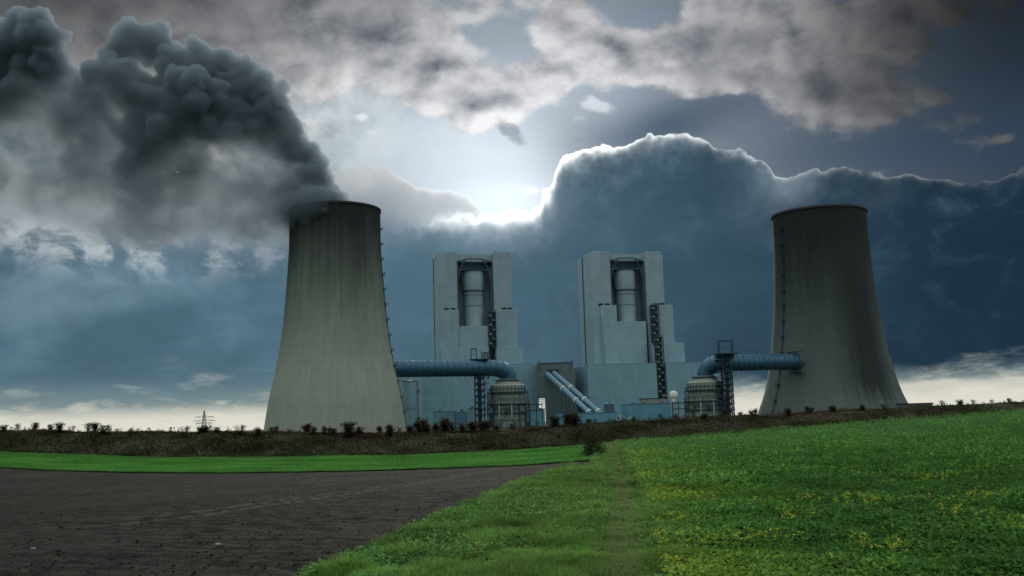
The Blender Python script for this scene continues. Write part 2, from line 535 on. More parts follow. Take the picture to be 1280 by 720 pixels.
def mat_clad(name, c0, c1, z0, z1, panel=(9.0, 6.0), vary=0.10, rough=0.55):
    """Sheet cladding whose paint changes from c0 low down to c1 high up, laid in panels with faint seams and grime."""
    m, nt, out = mat(name)
    x, y, z = xsep(coords())
    u = x + y
    n = X.node('ShaderNodeTexWhiteNoise'); n.noise_dimensions = '3D'
    X.put(n.inputs['Vector'], xvec(X.m('FLOOR', u * (1 / panel[0])), X.m('FLOOR', z * (1 / panel[1])), 0.0))
    w = X(n.outputs['Value'])
    col = cmix(sstep(z0, z1, z), c0, c1)
    grime = xnoise(xvec(u * 0.22, z * 0.03, 2.0), 1.0, 5, 0.6)
    blotch = xnoise(coords(), 0.03, 4, 0.55)
    col = cscale(col, (1.0 - vary * 0.5) + w * vary + (grime - 0.5) * 0.34 + (blotch - 0.5) * 0.30)
    sx = xabs(X.m('FRACT', u * (1 / panel[0])) - 0.5); sz = xabs(X.m('FRACT', z * (1 / panel[1])) - 0.5)
    seam = xmax(sstep(0.46, 0.5, sx), sstep(0.45, 0.5, sz))
    col = cscale(col, 1.0 - seam * 0.09)
    rib = X.m('SINE', u * 6.0)
    principled(nt, out, col, rough, 0.35, bump=rib * 0.2 - seam, bump_s=0.2, bump_d=0.15)
    return m


def mat_plain(name, c, rough=0.6, metal=0.0, vary=0.3, scale=0.3, spec=0.35):
    m, nt, out = mat(name)
    n = xnoise(coords(), scale, 5, 0.6)
    x, y, z = xsep(coords())
    run = xnoise(xvec(x * scale * 3, y * scale * 3, z * scale * 0.3), 1.0, 3, 0.6)
    principled(nt, out, cscale(c, (1 - vary) + (n + run) * vary), rough, spec, metal, bump=n, bump_s=0.1, bump_d=0.1)
    return m


M = {}


def make_materials():
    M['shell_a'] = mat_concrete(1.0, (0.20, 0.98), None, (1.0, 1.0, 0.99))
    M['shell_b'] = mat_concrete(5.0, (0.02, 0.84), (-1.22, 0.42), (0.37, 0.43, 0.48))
    M['rim'] = mat_plain('rim_concrete', (0.05, 0.052, 0.048), 0.9)
    M['inner'] = mat_plain('inner_concrete', (0.10, 0.10, 0.095), 0.95)
    M['clad'] = mat_clad('grey_cladding', (0.255, 0.40, 0.455), (0.285, 0.395, 0.45), 40, 150)
    M['clad_side'] = M['clad']
    M['teal'] = mat_clad('teal_cladding', (0.205, 0.375, 0.45), (0.215, 0.38, 0.45), 0, 60, (8.0, 5.0))
    M['blue'] = mat_clad('blue_cladding', (0.13, 0.325, 0.435), (0.145, 0.335, 0.435), 0, 30, (6.0, 4.0))
    M['dull'] = mat_clad('dull_cladding', (0.085, 0.135, 0.15), (0.12, 0.17, 0.18), 0, 50, (7.0, 5.0))
    M['pale'] = mat_plain('pale_panel', (0.62, 0.66, 0.60), 0.5)
    M['tank'] = mat_plain('brushed_tank', (0.40, 0.53, 0.58), 0.40, 0.30, 0.25, 0.12)
    M['duct'] = mat_plain('duct_sheet', (0.045, 0.125, 0.190), 0.42, 0.35, 0.35, 0.25)
    M['tubeblue'] = mat_plain('pale_blue_sheet', (0.125, 0.26, 0.34), 0.4, 0.2, 0.25, 0.2)
    M['steel'] = mat_plain('dark_steel', (0.030, 0.056, 0.078), 0.55, 0.2)
    M['steel_mid'] = mat_plain('weathered_steel', (0.07, 0.11, 0.13), 0.6, 0.2)
    M['black'] = mat_plain('vent_black', (0.012, 0.018, 0.022), 0.8)
    M['beige'] = mat_plain('beige_render', (0.27, 0.305, 0.26), 0.75, 0, 0.45, 0.22)
    M['white'] = mat_plain('white_sheet', (0.72, 0.74, 0.72), 0.55)
    M['galv'] = mat_plain('galvanised', (0.30, 0.34, 0.36), 0.5, 0.3)


# ------------------------------------------------------------------ cooling towers
def spline(zs, rs, z):
    """Monotone-ish cubic through the measured radii."""
    zs, rs = np.array(zs, float), np.array(rs, float)
    d = np.gradient(rs, zs)
    i = int(np.clip(np.searchsorted(zs, z) - 1, 0, len(zs) - 2))
    h = zs[i + 1] - zs[i]; t = (z - zs[i]) / h
    return float((2 * t ** 3 - 3 * t ** 2 + 1) * rs[i] + (t ** 3 - 2 * t ** 2 + t) * h * d[i] + (-2 * t ** 3 + 3 * t ** 2) * rs[i + 1] + (t ** 3 - t ** 2) * h * d[i + 1])


GZ = -6.0          # level of the plant behind the bank


JOIN = []          # duct openings of the towers, in the order they are built


def cooling_tower(cx, cy, top, prof, shell_mat, lad_ang, label, sleeve):
    t = empty('cooling_tower', (cx, cy, GZ)); tag(t, label, 'cooling tower', 'cooling towers of the power station')
    H = top - GZ
    zs = [p[0] - GZ for p in prof]; rs = [p[1] for p in prof]
    rad = lambda z: spline(zs, rs, z)
    bm = bmesh.new()
    outer = [(rad(H * i / 60), H * i / 60) for i in range(61)]
    inner = [(rad(H * i / 24) - 0.9, H * i / 24) for i in range(24, 11, -1)]
    lathe(bm, outer + inner, 128)
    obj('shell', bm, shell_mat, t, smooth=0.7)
    bm = bmesh.new()
    r = rad(H)
    lathe(bm, [(r + 0.05, H - 1.2), (r + 0.75, H - 1.0), (r + 0.75, H + 0.35), (r - 1.3, H + 0.35), (r - 1.3, H - 0.6), (r - 0.9, H - 0.9)], 128)
    obj('rim', bm, M['rim'], t, smooth=0.6)
    # ladder: two rails, rungs and a safety cage following the shell
    bm = bmesh.new()
    ca, sa = math.cos(lad_ang), math.sin(lad_ang)
    tx, ty = -sa, ca
    prev = None
    n = 64
    for i in range(n + 1):
        z = 1 + (H - 1.5) * i / n
        rr = rad(z) + 0.55
        p = Vector((ca * rr, sa * rr, z))
        if prev is not None:
            for s in (-0.45, 0.45):
                bar(bm, prev + Vector((tx * s, ty * s, 0)), p + Vector((tx * s, ty * s, 0)), 0.22)
            bar(bm, prev + Vector((tx * -.45, ty * -.45, 0)), prev + Vector((tx * .45, ty * .45, 0)), 0.12)
        prev = p
    obj('ladder', bm, M['steel'], t)
    k = 0
    z = 14.0
    while z < H - 4:
        rr = rad(z)
        bm = bmesh.new()
        box(bm, 0.0, 2.3, -1.4, 1.4, 0, 0.3)
        for yy in (-1.3, 1.3):
            bar(bm, (2.2, yy, 0.3), (2.2, yy, 1.6), 0.16)
            bar(bm, (0, yy, -2.2), (2.0, yy, 0), 0.2)
        bar(bm, (2.2, -1.3, 1.6), (2.2, 1.3, 1.6), 0.16)
        o = obj('landing', bm, M['steel'], t, loc=(ca * rr, sa * rr, z)); o.rotation_euler = (0, 0, lad_ang)
        z += 11.2
    # sleeve round the duct opening
    spx, spy, srad, toward = sleeve          # where the duct meets the shell
    lo, hi = cy - 62.0, cy + 62.0
    Ys = [cy + (-1 + k / 200) * 60 for k in range(400)]
    best = min((Y for Y in Ys), key=lambda Y: (abs(math.hypot(at(spx, spy, Y).x - cx, Y - cy) - rad(at(spx, spy, Y).z - GZ)), Y))
    q = at(spx, spy, best); sa_ = math.atan2(q.y - cy, q.x - cx); sz = q.z
    JOIN.append(q)
    rr = rad(sz - GZ)
    bm = bmesh.new()
    d = toward - q; d.z = 0; d.normalize()        # along the duct
    c = Vector((q.x - cx, q.y - cy, sz - GZ)) - d * 2.0
    for q0, q1, ra in ((0, 4.0, srad + 1.1),):
        tube(bm, [c - d * 6, c + d * (q1 - 0.6)], ra - 0.4, 28)
    obj('sleeve', bm, M['steel_mid'], t, smooth=0.6)
    s = Vector((-d.y, d.x, 0))
    for zz in (-srad - 2.0, srad + 1.4):
        e = c + d * 3.2 + Vector((0, 0, zz)); bm = bmesh.new()
        for q in (-1, 1): bar(bm, e + s * (q * (srad + 2)) - d * 2, e + s * (q * (srad + 2)) + d * 1.6, 0.4)
        bar(bm, e - s * (srad + 2.4) + d * 0.5, e + s * (srad + 2.4) + d * 0.5, 2.4, 0.35)
        obj('platform', bm, M['steel'], t)
    return t, rad


# ------------------------------------------------------------------ boiler houses
def stair_mesh(w, d, h, flights):
    """Open steel stair tower: corner posts, landings and crossing flights."""
    bm = bmesh.new()
    for x in (0, w):
        for y in (0, d): bar(bm, (x, y, 0), (x, y, h), 0.7)
    s = h / flights
    for i in range(flights):
        z = i * s
        bar(bm, (0, 0, z + s), (w, 0, z + s), 0.4)
        bar(bm, (0, 0, z + s * 0.5 + 1.4), (w, 0, z + s * 0.5 + 1.4), 0.25)
        bar(bm, (0, 0, z + s + 1.0), (w, 0, z + s + 1.0), 0.25)
    return bm


def boiler_house(px, py, Y, rz, top, tiers, base, stairs, label):
    p = at(px, py, Y)
    t = empty('boiler_house', (p.x, p.y, GZ), rz); tag(t, label, 'boiler house', 'boiler houses of the power station')
    W, D, H = 73.0, 50.0, top - GZ
    a, b = 0.258 * W, 0.750 * W        # recess
    z2 = 106 - GZ; z3 = 90 - GZ; z4 = 68.5 - GZ; z5 = 48.6 - GZ
    # two pylons, front corners slightly softened, and the hall behind the recess
    obj('pylon', bevel_all(bxm(0, a, 0, D, 0, H), 0.12), M['clad'], t)
    obj('pylon', bevel_all(bxm(b, W, 0, D, 0, H - 0.2), 0.12), M['clad'], t)
    obj('back_wall', bxm(a + 0.01, b - 0.01, 19.8, D - 0.5, 0, H - 1.2), M['clad'], t)
    obj('lintel', bxm(a + 0.02, b - 0.02, 4.2, 19.78, H - 8.0, H - 0.9), M['clad'], t)
    bm = bmesh.new()
    bm.free()
    for x0, x1 in ((0, a), (b, W)):
        obj('parapet', bxm(x0 + 0.3, x1 - 0.3, 0.25, 0.75, H, H + 0.7), M['clad'], t)
        obj('roof_unit', bxm(x0 + 2, x0 + 7, 14, 20, H, H + 1.6), M['clad'], t)
    obj('downpipe', bxm(-0.5, -0.02, D * 0.60, D * 0.66, 40, H - 1), M['steel_mid'], t)
    obj('downpipe', bxm(-0.35, -0.02, 3, 3.6, 30, 52), M['steel_mid'], t)
    # hung tank with its hopper ring
    cx, cy, rt = (a + b) / 2 - 0.4, 9.9, 9.6
    tk = empty('hung_tank', (0, 0, 0)); tk.parent = t
    bm = bmesh.new()
    lathe(bm, [(rt, z3 - 3), (rt, H - 38), (rt + 0.25, H - 37.5), (rt + 0.5, H - 19), (rt + 0.7, H - 16.5), (0.1, H - 15.5)], 40, (cx, cy))
    obj('barrel', bm, M['tank'], tk, smooth=0.6)
    for zz, hh, ex in ((H - 37.6, 1.1, 0.9), (H - 41.5, 0.4, 0.3), (H - 52, 0.35, 0.25), (H - 17.2, 1.5, 1.9)):
        bm = bmesh.new(); r0 = rt + (0.6 if zz > H - 20 else 0.1)
        lathe(bm, [(r0, zz), (r0 + ex, zz + 0.05), (r0 + ex, zz + hh), (r0, zz + hh)], 40, (cx, cy))
        obj('hoop', bm, M['steel'], tk)
    for s in (-1, 1):       # triangular brackets
        bm = bmesh.new()
        x0 = cx + s * (rt + 4.0); x1 = cx + s * (rt - 0.2)
        v = [bm.verts.new(q) for q in ((x0, cy - 1, H - 17), (x1, cy - 1, H - 17), (x1, cy - 1, H - 38), (x0, cy + 1, H - 17), (x1, cy + 1, H - 17), (x1, cy + 1, H - 38))]
        for f in ((0, 1, 2), (3, 5, 4), (0, 3, 4, 1), (1, 4, 5, 2), (2, 5, 3, 0)): bm.faces.new([v[i] for i in f])
        obj('bracket', bm, M['steel_mid'], tk)
    # steel crown and struts; dark strips in the recess corners stand in for shadowed slots
    bm = bmesh.new()
    box(bm, a + 0.05, a + 1.5, 2.0, 9.0, z3 - 2, H - 9.5); box(bm, b - 2.6, b - 0.05, 3.0, 7.0, z4, H - 14)
    pts = [(a + 0.6, 4, H - 9.0)] + [(cx + (b - a) * 0.5 * s, 2.2 - 2.2 * (1 - s * s), H - 9.0 + 3.2 * (1 - s ** 2)) for s in (-0.8, -0.55, -0.3, 0, 0.3, 0.55, 0.8)] + [(b - 0.6, 4, H - 9.0)]
    for q, w in zip(pts, pts[1:]): bar(bm, q, w, 1.1)
    for s in (-1, 1):
        bar(bm, (cx + s * (b - a) * 0.26, 1.0, H - 6.8), (cx + s * (b - a) * 0.39, 3.0, H - 16.5), 1.0)
        bar(bm, (cx + s * (b - a) * 0.39, 3.0, H - 16.5), (cx + s * (b - a) * 0.44, 3.6, H - 24), 1.2)
    bar(bm, (a + 3, 2.6, H - 16.6), (b - 3, 2.6, H - 16.6), 1.0)
    obj('frame_and_slot_shade', bm, M['steel_mid'], t)
    # stepped blocks in front
    for (x0, x1, y0, y1, zt, mk) in tiers(W, a, b, z2, z3, z4, z5):
        obj('stepped_block', bevel_all(bxm(x0, x1, y0, y1, 0, zt), 0.10), M[mk], t)
    for x0 in (5.6, 12.2, b + 7.5, b + 13.3):
        bm = bxm(x0, x0 + 4.4, -1.2, 0.4, z2 + 0.05, z2 + 1.7); obj('vent', bm, M['black'], t)
    for (x0, x1, y0, y1, zt, mk) in base:
        obj('base_hall', bevel_all(bxm(x0, x1, y0, y1, 0, zt), 0.10), M[mk], t)
        bm = bmesh.new(); box(bm, x0 - 0.15, x1 + 0.15, y0 - 0.15, y0 + 0.3, zt - 0.1, zt + 0.5); obj('roof_edge', bm, M['galv'], t)
    for (x0, y0, z0, w, d, h, n) in stairs:
        o = obj('stair_tower', stair_mesh(w, d, h, n), M['steel'], t, loc=(x0, y0, z0))
        obj('stair_well', bxm(-0.3, w + 0.3, d + 0.1, d + 0.5, 0, h), M['steel'], o)
        s = h / n
        for i in range(n):
            z = i * s
            for (xa, xb, za) in ((0.1, w * 0.42, z + s * 0.5), (w * 0.55, w - 0.1, z + s * 0.98)):
                bm = bxm(xa, xb, 0.1, d - 0.1, za - 0.5, za + 0.8); obj('landing', bm, M['galv'], o)
            bm = bmesh.new(); bar(bm, (w * 0.8, d * 0.3, z), (w * 0.25, d * 0.3, z + s * 0.5), 1.1, 0.5); bar(bm, (w * 0.25, d * 0.7, z + s * 0.5), (w * 0.8, d * 0.7, z + s), 1.1, 0.5)
            obj('flight', bm, M['steel_mid'], o)
    return t
# ------------------------------------------------------------------ pipes, vessels, lattice towers, sheds
def arc_pts(a, c, b, n=9):
    """Rounded corner a -> c -> b."""
    a, c, b = Vector(a), Vector(c), Vector(b)
    return [(a * (1 - t) ** 2 + c * (2 * t * (1 - t)) + b * t * t) for t in [i / n for i in range(n + 1)]]


def flue_duct(pts, rad, nfl, label):
    base = Vector(pts[-1])
    t = empty('flue_duct', (base.x, base.y, base.z)); tag(t, label, 'duct', 'flue gas ducts')
    P = [Vector(p) - base for p in pts]
    bm = bmesh.new(); tube(bm, P, rad, 32); obj('pipe', bm, M['duct'], t, smooth=0.6)
    # stiffener rings along the run
    L = [0.0]
    for q, w in zip(P, P[1:]): L.append(L[-1] + (w - q).length)
    for k in range(nfl):
        s = L[-1] * (k + 0.5) / nfl
        i = max(j for j in range(len(L) - 1) if L[j] <= s)
        f = (s - L[i]) / max(L[i + 1] - L[i], 1e-6)
        p = P[i].lerp(P[i + 1], f); d = (P[min(i + 1, len(P) - 1)] - P[i]).normalized()
        bm = bmesh.new(); tube(bm, [p - d * 0.28, p + d * 0.28], rad + 0.32, 32); obj('stiffener_ring', bm, M['duct'], t, smooth=0.6)
    return t


def lattice_tower(px, py0, py1, Y, w, label, side):
    p = at(px, py0, Y); q = at(px, py1, Y)
    z0 = GZ; H = q.z - z0
    t = empty('support_tower', (p.x, p.y, z0)); tag(t, label, 'lattice tower', 'support towers under the ducts')
    h = w / 2
    for sx in (-1, 1):
        for sy in (-1, 1):
            bm = bmesh.new(); bar(bm, (sx * h, sy * h, 0), (sx * h, sy * h, H), 0.75); obj('leg', bm, M['steel'], t)
    n = 11
    bm = bmesh.new()
    bm.free(); obj('stair_core', bxm(-h * 0.42, h * 0.42, -h * 0.4, h * 0.4, 0, H - 1), M['steel'], t); bm = bmesh.new()
    for i in range(n):
        za, zb = H * i / n, H * (i + 1) / n
        for sy in (-1, 1):
            s = 1 if i % 2 else -1
            bar(bm, (-h * s, sy * h, za), (h * s, sy * h, zb), 0.45)
            bar(bm, (h * s, sy * h, za), (-h * s, sy * h, zb), 0.3)
            bar(bm, (-h, sy * h, zb), (h, sy * h, zb), 0.45)
        for sx in (-1, 1):
            bar(bm, (sx * h, -h, za), (sx * h, h, zb), 0.35)
    obj('bracing', bm, M['steel'], t)
    for i in range(2, n):
        z = H * i / n
        bm = bmesh.new()
        x0, x1 = (-h - 0.6, h + 4.6) if side > 0 else (-h - 4.6, h + 0.6)
        box(bm, x0, x1, -h - 0.6, h + 0.6, z, z + 0.35)
        for xx in (x0, x1): bar(bm, (xx, -h - 0.5, z), (xx, -h - 0.5, z + 1.5), 0.14)
        bar(bm, (x0, -h - 0.5, z + 1.5), (x1, -h - 0.5, z + 1.5), 0.16)
        bar(bm, (x0, -h - 0.5, z + 0.9), (x1, -h - 0.5, z + 0.9), 0.12)
        xa, xb = (h + 0.4, h + 4.2) if side > 0 else (-h - 4.2, -h - 0.4)
        bar(bm, (-h * 0.8, 0.5 * h, z), (h * 0.8, 0.5 * h, z + H / n), 1.3, 0.5)
        if i < n - 1: bar(bm, ((xa if i % 2 else xb), -h, z), ((xb if i % 2 else xa), -h, z + H / n), 0.8, 0.4)
        obj('platform', bm, M['steel'], t)
    return t, H


def gantry_top(t, H, w, x0, x1, hh):
    """Hoist frame and lean cabin on top of a support tower."""
    bm = bmesh.new()
    box(bm, -w * 0.9, w * 0.9, -w * 0.7, w * 0.7, H - 0.2, H + 0.4)
    for xx in (x0, x1):
        for yy in (-2, 2): bar(bm, (xx, yy, H), (xx, yy, H + hh), 0.55)
    bar(bm, (x0 - 0.3, -2, H + hh), (x1 + 0.3, -2, H + hh), 0.6); bar(bm, (x0 - 0.3, 2, H + hh), (x1 + 0.3, 2, H + hh), 0.6)
    bar(bm, (x0, -2, H + hh * 0.45), (x1, -2, H + hh * 0.45), 0.3)
    obj('hoist_frame', bm, M['steel'], t)


def absorber(px, Y, ytop, ymid, flip, label):
    p = at(px, 500, Y)
    z = lambda py: at(px, py, Y).z - GZ
    t = empty('absorber_vessel', (p.x, p.y, GZ)); tag(t, label, 'absorber vessel', 'absorber vessels below the ducts')
    R1, R0 = 13.6, 14.9
    zt, zd, zp = z(ytop), z(ytop + 6), z(ymid)
    bm = bmesh.new(); lathe(bm, [(R0, 0), (R0, zp * 0.40), (R0 - 0.5, zp * 0.41), (R0 - 0.5, zp * 0.66), (R1 + 0.6, zp * 0.70), (R1 + 0.1, zp - 0.2)], 40); obj('body', bm, M['beige'], t, smooth=0.6)
    bm = bmesh.new(); lathe(bm, [(R1, zp - 0.2), (R1, zd - 0.8), (R1 - 0.8, zd), (9.5, zd + 0.6)], 40); obj('drum', bm, M['beige'], t, smooth=0.6)
    bm = bmesh.new(); lathe(bm, [(9.9, zd + 0.5), (8.6, zt - 0.6), (7.9, zt - 0.6), (7.9, zt + 0.6), (6.2, zt + 0.6)], 40); obj('cap', bm, M['beige'], t, smooth=0.6)
    bm = bmesh.new(); lathe(bm, [(9.2, zt - 0.7), (9.8, zt - 0.7), (9.8, zt), (8.0, zt)], 40); obj('collar', bm, M['steel'], t)
    for zz, ra, deep in ((zp - 0.3, R1 + 2.6, 0.8), (zp * 0.66, R0 + 2.2, 0.6), (zp * 0.40, R0 + 1.8, 0.5)):
        bm = bmesh.new()
        lathe(bm, [(R1 - 0.1, zz), (ra, zz), (ra, zz + deep), (R1 - 0.1, zz + deep)], 40)
        for hh in (1.1, 2.0):
            lathe(bm, [(ra - 0.1, zz + deep + hh), (ra, zz + deep + hh), (ra, zz + deep + hh + 0.15), (ra - 0.1, zz + deep + hh + 0.15)], 40)
        for k in range(20):
            an = k * math.pi / 10
            bar(bm, (math.cos(an) * (ra - 0.05), math.sin(an) * (ra - 0.05), zz), (math.cos(an) * (ra - 0.05), math.sin(an) * (ra - 0.05), zz + deep + 2.1), 0.16)
        obj('platform', bm, M['steel'], t)
    bm = bmesh.new()
    for k in range(28):                     # ribs of the drum
        an = k * 2 * math.pi / 28
        bar(bm, (math.cos(an) * (R1 + 0.15), math.sin(an) * (R1 + 0.15), zp + 0.5), (math.cos(an) * (R1 + 0.15), math.sin(an) * (R1 + 0.15), zd - 1), 0.5)
    lathe(bm, [(R1, zd - 3.4), (R1 + 0.35, zd - 3.4), (R1 + 0.35, zd - 2.9), (R1, zd - 2.9)], 40)
    obj('drum_ribs', bm, M['steel_mid'], t)
    for an, ra, mk, zz0, zz1 in ((-1.40, 0.7, 'galv', zp * 0.24, zp * 0.62), (-2.0, 0.7, 'beige', 0, zp * 0.75), (-0.95, 0.8, 'steel_mid', 0, zp * 0.6), (-2.45, 0.9, 'steel', 0, zp * 0.5), (-0.55, 0.7, 'steel', 0, zp * 0.62)):
        bm = bmesh.new(); x, y = math.cos(an) * (R0 + 1.2), math.sin(an) * (R0 + 1.2)
        tube(bm, [(x, y, zz0), (x, y, zz1), (x * 0.94, y * 0.94, zz1 + 1.2), (x * 0.88, y * 0.88, zz1 + 1.4)], ra, 12); obj('riser_pipe', bm, M[mk], t, smooth=0.6)
    for k in range(7):
        an = -2.9 + k * 0.42
        bm = bmesh.new(); x, y = math.cos(an) * (R0 + 1.6), math.sin(an) * (R0 + 1.6)
        h2 = zp * random.uniform(0.14, 0.30)
        box(bm, x - 1.5, x + 1.5, y - 1.2, y + 1.2, zp * 0.40 + 0.6 if k % 2 else 0, (zp * 0.40 if k % 2 else 0) + h2)
        obj('pump_cabinet', bm, M['dull' if k % 3 else 'steel'], t)
    # steel framework standing round the body
    for k in range(18):
        an = k * 2 * math.pi / 18 + 0.1; ra = R0 + 1.9
        bm = bmesh.new(); c_, s_ = math.cos(an) * ra, math.sin(an) * ra
        bar(bm, (c_, s_, 0), (math.cos(an) * (R1 + 2.3), math.sin(an) * (R1 + 2.3), zp), 0.34)
        a2 = an + 2 * math.pi / 18
        if k % 2: bar(bm, (c_, s_, zp * 0.40), (math.cos(a2) * ra, math.sin(a2) * ra, zp * 0.66), 0.3)
        else: bar(bm, (c_, s_, 0.5), (math.cos(a2) * ra, math.sin(a2) * ra, zp * 0.40), 0.3)
        obj('frame_post', bm, M['steel_mid' if k % 3 else 'steel'], t)
    for zz in (zp * 0.54, zp * 0.82, zp * 0.20):
        bm = bmesh.new(); lathe(bm, [(R0 + 0.05, zz), (R0 + 0.6, zz), (R0 + 0.6, zz + 0.5), (R0 + 0.05, zz + 0.5)], 40); obj('band', bm, M['dull'], t)
    # shallow bridge reaching sideways
    bm = bmesh.new(); s = -1 if flip else 1
    for zz in (zp * 0.62, zp * 0.44):
        box(bm, min(s * 14, s * 27), max(s * 14, s * 27), -3, -1.4, zz, zz + 0.7)
    for q in (17, 22, 26.5): bar(bm, (s * q, -2.2, 0), (s * q, -2.2, zp * 0.66), 0.6)
    obj('pipe_bridge', bm, M['steel'], t)
    return t


def shed(name, px0, px1, py, Y, depth, mk, label, cat, group=None, rz=0.0, roof='flat', edge='galv', feats=True):
    """Low plant building standing on the plant level; its parts: wall, roof edge, doors, roof units."""
    a, b = at(px0, py, Y), at(px1, py, Y)
    w = b.x - a.x; h = (a.z + b.z) / 2 - GZ
    t = empty(name, (a.x, a.y, GZ), rz); tag(t, label, cat, group)
    obj('wall', bevel_all(bxm(0, w, 0, depth, 0, h), 0.06), M[mk], t)
    bm = bmesh.new()
    if roof == 'flat':
        box(bm, -0.35, w + 0.35, -0.35, depth + 0.35, h + 0.003, h + 0.55)
    else:                                   # shallow mono pitch
        vs = box(bm, -0.4, w + 0.4, -0.4, depth + 0.4, h + 0.003, h + 0.5)
        for v in vs[6:]: v.co.z += roof
    obj('roof', bm, M[edge], t)
    if feats:
        n = max(1, int(w // 12))
        for k in range(n):
            x = (k + 0.5) * w / n
            obj('door', bxm(x - 1.5, x + 1.5, -0.12, -0.004, 0, min(4.2, h * 0.6)), M['dull'], t)
        for k in range(max(1, n)):
            x = (k + random.uniform(0.25, 0.75)) * w / max(1, n)
            z0 = h + 0.55
            if roof != 'flat': z0 += 0.2
            obj('roof_unit', bxm(x - 1.3, x + 1.3, depth * 0.3, depth * 0.3 + 2.2, z0 - 0.2, z0 + random.uniform(0.8, 1.8)), M['steel_mid'], t)
    return t, w, h


def make_plant():
    # ---- towers
    A = [(-6, 51.4), (18, 47.6), (44, 41.9), (73, 37.7), (103, 35.1), (132, 33.4), (158, 33.3)]
    B = [(-6, 54.0), (0, 52.2), (9, 48.6), (38, 41.4), (67, 37.2), (96, 34.9), (124, 33.6), (144, 33.7)]
    pa, pb = at(419.8, 430, 700), at(1032.5, 400, 700)
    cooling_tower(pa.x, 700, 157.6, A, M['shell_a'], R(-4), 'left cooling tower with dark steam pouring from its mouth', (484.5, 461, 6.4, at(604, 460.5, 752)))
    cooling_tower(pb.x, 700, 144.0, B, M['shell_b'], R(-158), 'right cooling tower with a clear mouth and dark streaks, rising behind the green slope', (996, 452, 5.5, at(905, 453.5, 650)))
    # ---- boiler houses
    def tiers_l(W, a, b, z2, z3, z4, z5):
        return [(0.3, a + 0.8, -1.6, -0.01, z2, 'clad'), (b + 1.2, W + 4.2, -1.6, 20, z2, 'clad'), (a + 0.9, b - 7.0, -2.6, 0.1, z3, 'clad'), (b + 0.2, W + 8.4, -4.6, -1.62, z4, 'clad'), (1.2, b - 7.2, -4.4, -2.62, z4 - 0.4, 'clad')]

    def tiers_r(W, a, b, z2, z3, z4, z5):
        return [(7.0, a + 4.2, -1.6, -0.01, z2, 'clad'), (b + 3.0, W + 7.6, -1.6, 20, z2, 'clad'), (8.2, b - 3.0, -2.6, 0.1, z3, 'clad'), (b + 0.6, W + 16, -4.6, -1.62, z4, 'clad'), (9.0, b - 5.2, -4.4, -2.62, z4 - 0.4, 'clad')]
    th = R(11.5)
    boiler_house(546.5, 314, 920, th, 162.0, tiers_l,
                 [(-17, 58, -16, -4.7, 47.0 - GZ, 'teal'), (58.1, 93, -15, 24, 51.5 - GZ, 'teal')],
                 [(b0, -4.0, z0, 7.0, 3.8, h, n) for b0, z0, h, n in ((48.2, 68.2 - GZ, 36, 4), )],
                 'left boiler house with a hung tank in its recess, standing behind the duct support tower')
    boiler_house(738.5, 314, 920, th, 158.5, tiers_r,
                 [(-13.5, 54.0, -20, 44.0, 48.0 - GZ, 'teal'), (63.5, 104, -20, 12, 48.4 - GZ, 'teal'), (54.02, 63.48, -14.0, -4.7, 44 - GZ, 'dull')],
                 [(55.4, -19.0, 10, 6.8, 4.4, 64 - GZ, 10), (57.2, -6.2, 66 - GZ, 6.8, 4.2, 40, 5)],
                 'right boiler house with a hung tank and a tall zigzag stair down its front')
    # ---- flue ducts, each with its lattice tower and absorber
    la, lb = JOIN[0], at(604, 460.5, 752)
    la = la + (la - lb).normalized() * 6
    lc, ld = at(636, 459, 760), at(636.5, 476, 760)
    lc.y = ld.y = 760
    le = la.lerp(lb, 0.985)
    mid = at(611, 460, 754)
    flue_duct([la.lerp(mid, k / 6) for k in range(7)] + arc_pts(mid, Vector((ld.x, ld.y, mid.z + 0.2)), ld, 8)[1:] , 6.4, 22, 'left blue duct running from the pale flank of the smoking tower to an elbow')
    ra, rb = JOIN[1], at(905, 453.5, 650)
    ra = ra + (ra - rb).normalized() * 5
    rd = at(881.5, 471, 656)
    flue_duct([ra.lerp(rb, k / 6) for k in range(7)] + arc_pts(rb, Vector((rd.x, rd.y, rb.z + 0.2)), rd, 8)[1:], 5.4, 20, 'right blue duct running into the front of the streaked tower')
    t1, H1 = lattice_tower(600.5, 530, 449.5, 752, 7.2, 'dark lattice tower under the left duct, in front of the left boiler house', 1)
    gantry_top(t1, H1, 8.0, -6.0, -1.8, 8.6)
    bm = bmesh.new()
    for q in range(4):
        bar(bm, (2.4 + q * 2.2, -3, H1), (2.4 + q * 2.2, -3, H1 + 5.4), 0.45)
        bar(bm, (2.0, -3, H1 + 1.4 + q * 1.2), (9.4, -3, H1 + 1.9 + q * 1.2), 0.5)
        bar(bm, (2.0 + q * 1.8, -3, H1), (3.8 + q * 1.8, -3, H1 + 5), 0.4)
    obj('stair_head', bm, M['steel'], t1)
    t2, H2 = lattice_tower(911.5, 522, 442.5, 646, 5.8, 'dark lattice tower under the right duct, bright sky showing through it', -1)
    gantry_top(t2, H2, 8.0, -4.4, 4.6, 8.8)
    absorber(635, 760, 475, 491, False, 'beige layered vessel under the elbow of the left duct')
    absorber(882, 656, 471, 488, True, 'beige layered vessel under the elbow of the right duct').scale = (0.865, 0.865, 1)
    # ---- bunker between the houses, with two inclined conveyors
    a, b = at(673.5, 454, 905), at(716, 454, 905)
    t = empty('bunker_house', (a.x, a.y, GZ)); tag(t, 'dull grey bunker house between the two boiler houses, at the head of the conveyors', 'bunker house')
    w, h = b.x - a.x, a.z - GZ
    z = lambda py: at(677, py, 905).z - GZ
    obj('wall', bevel_all(bxm(5.9, w, 0, 40, 0, h), 0.1), M['dull'], t)
    obj('bridge_wall', bevel_all(bxm(-2.0, 5.88, 0.1, 30, z(497), h - 0.1), 0.1), M['dull'], t)
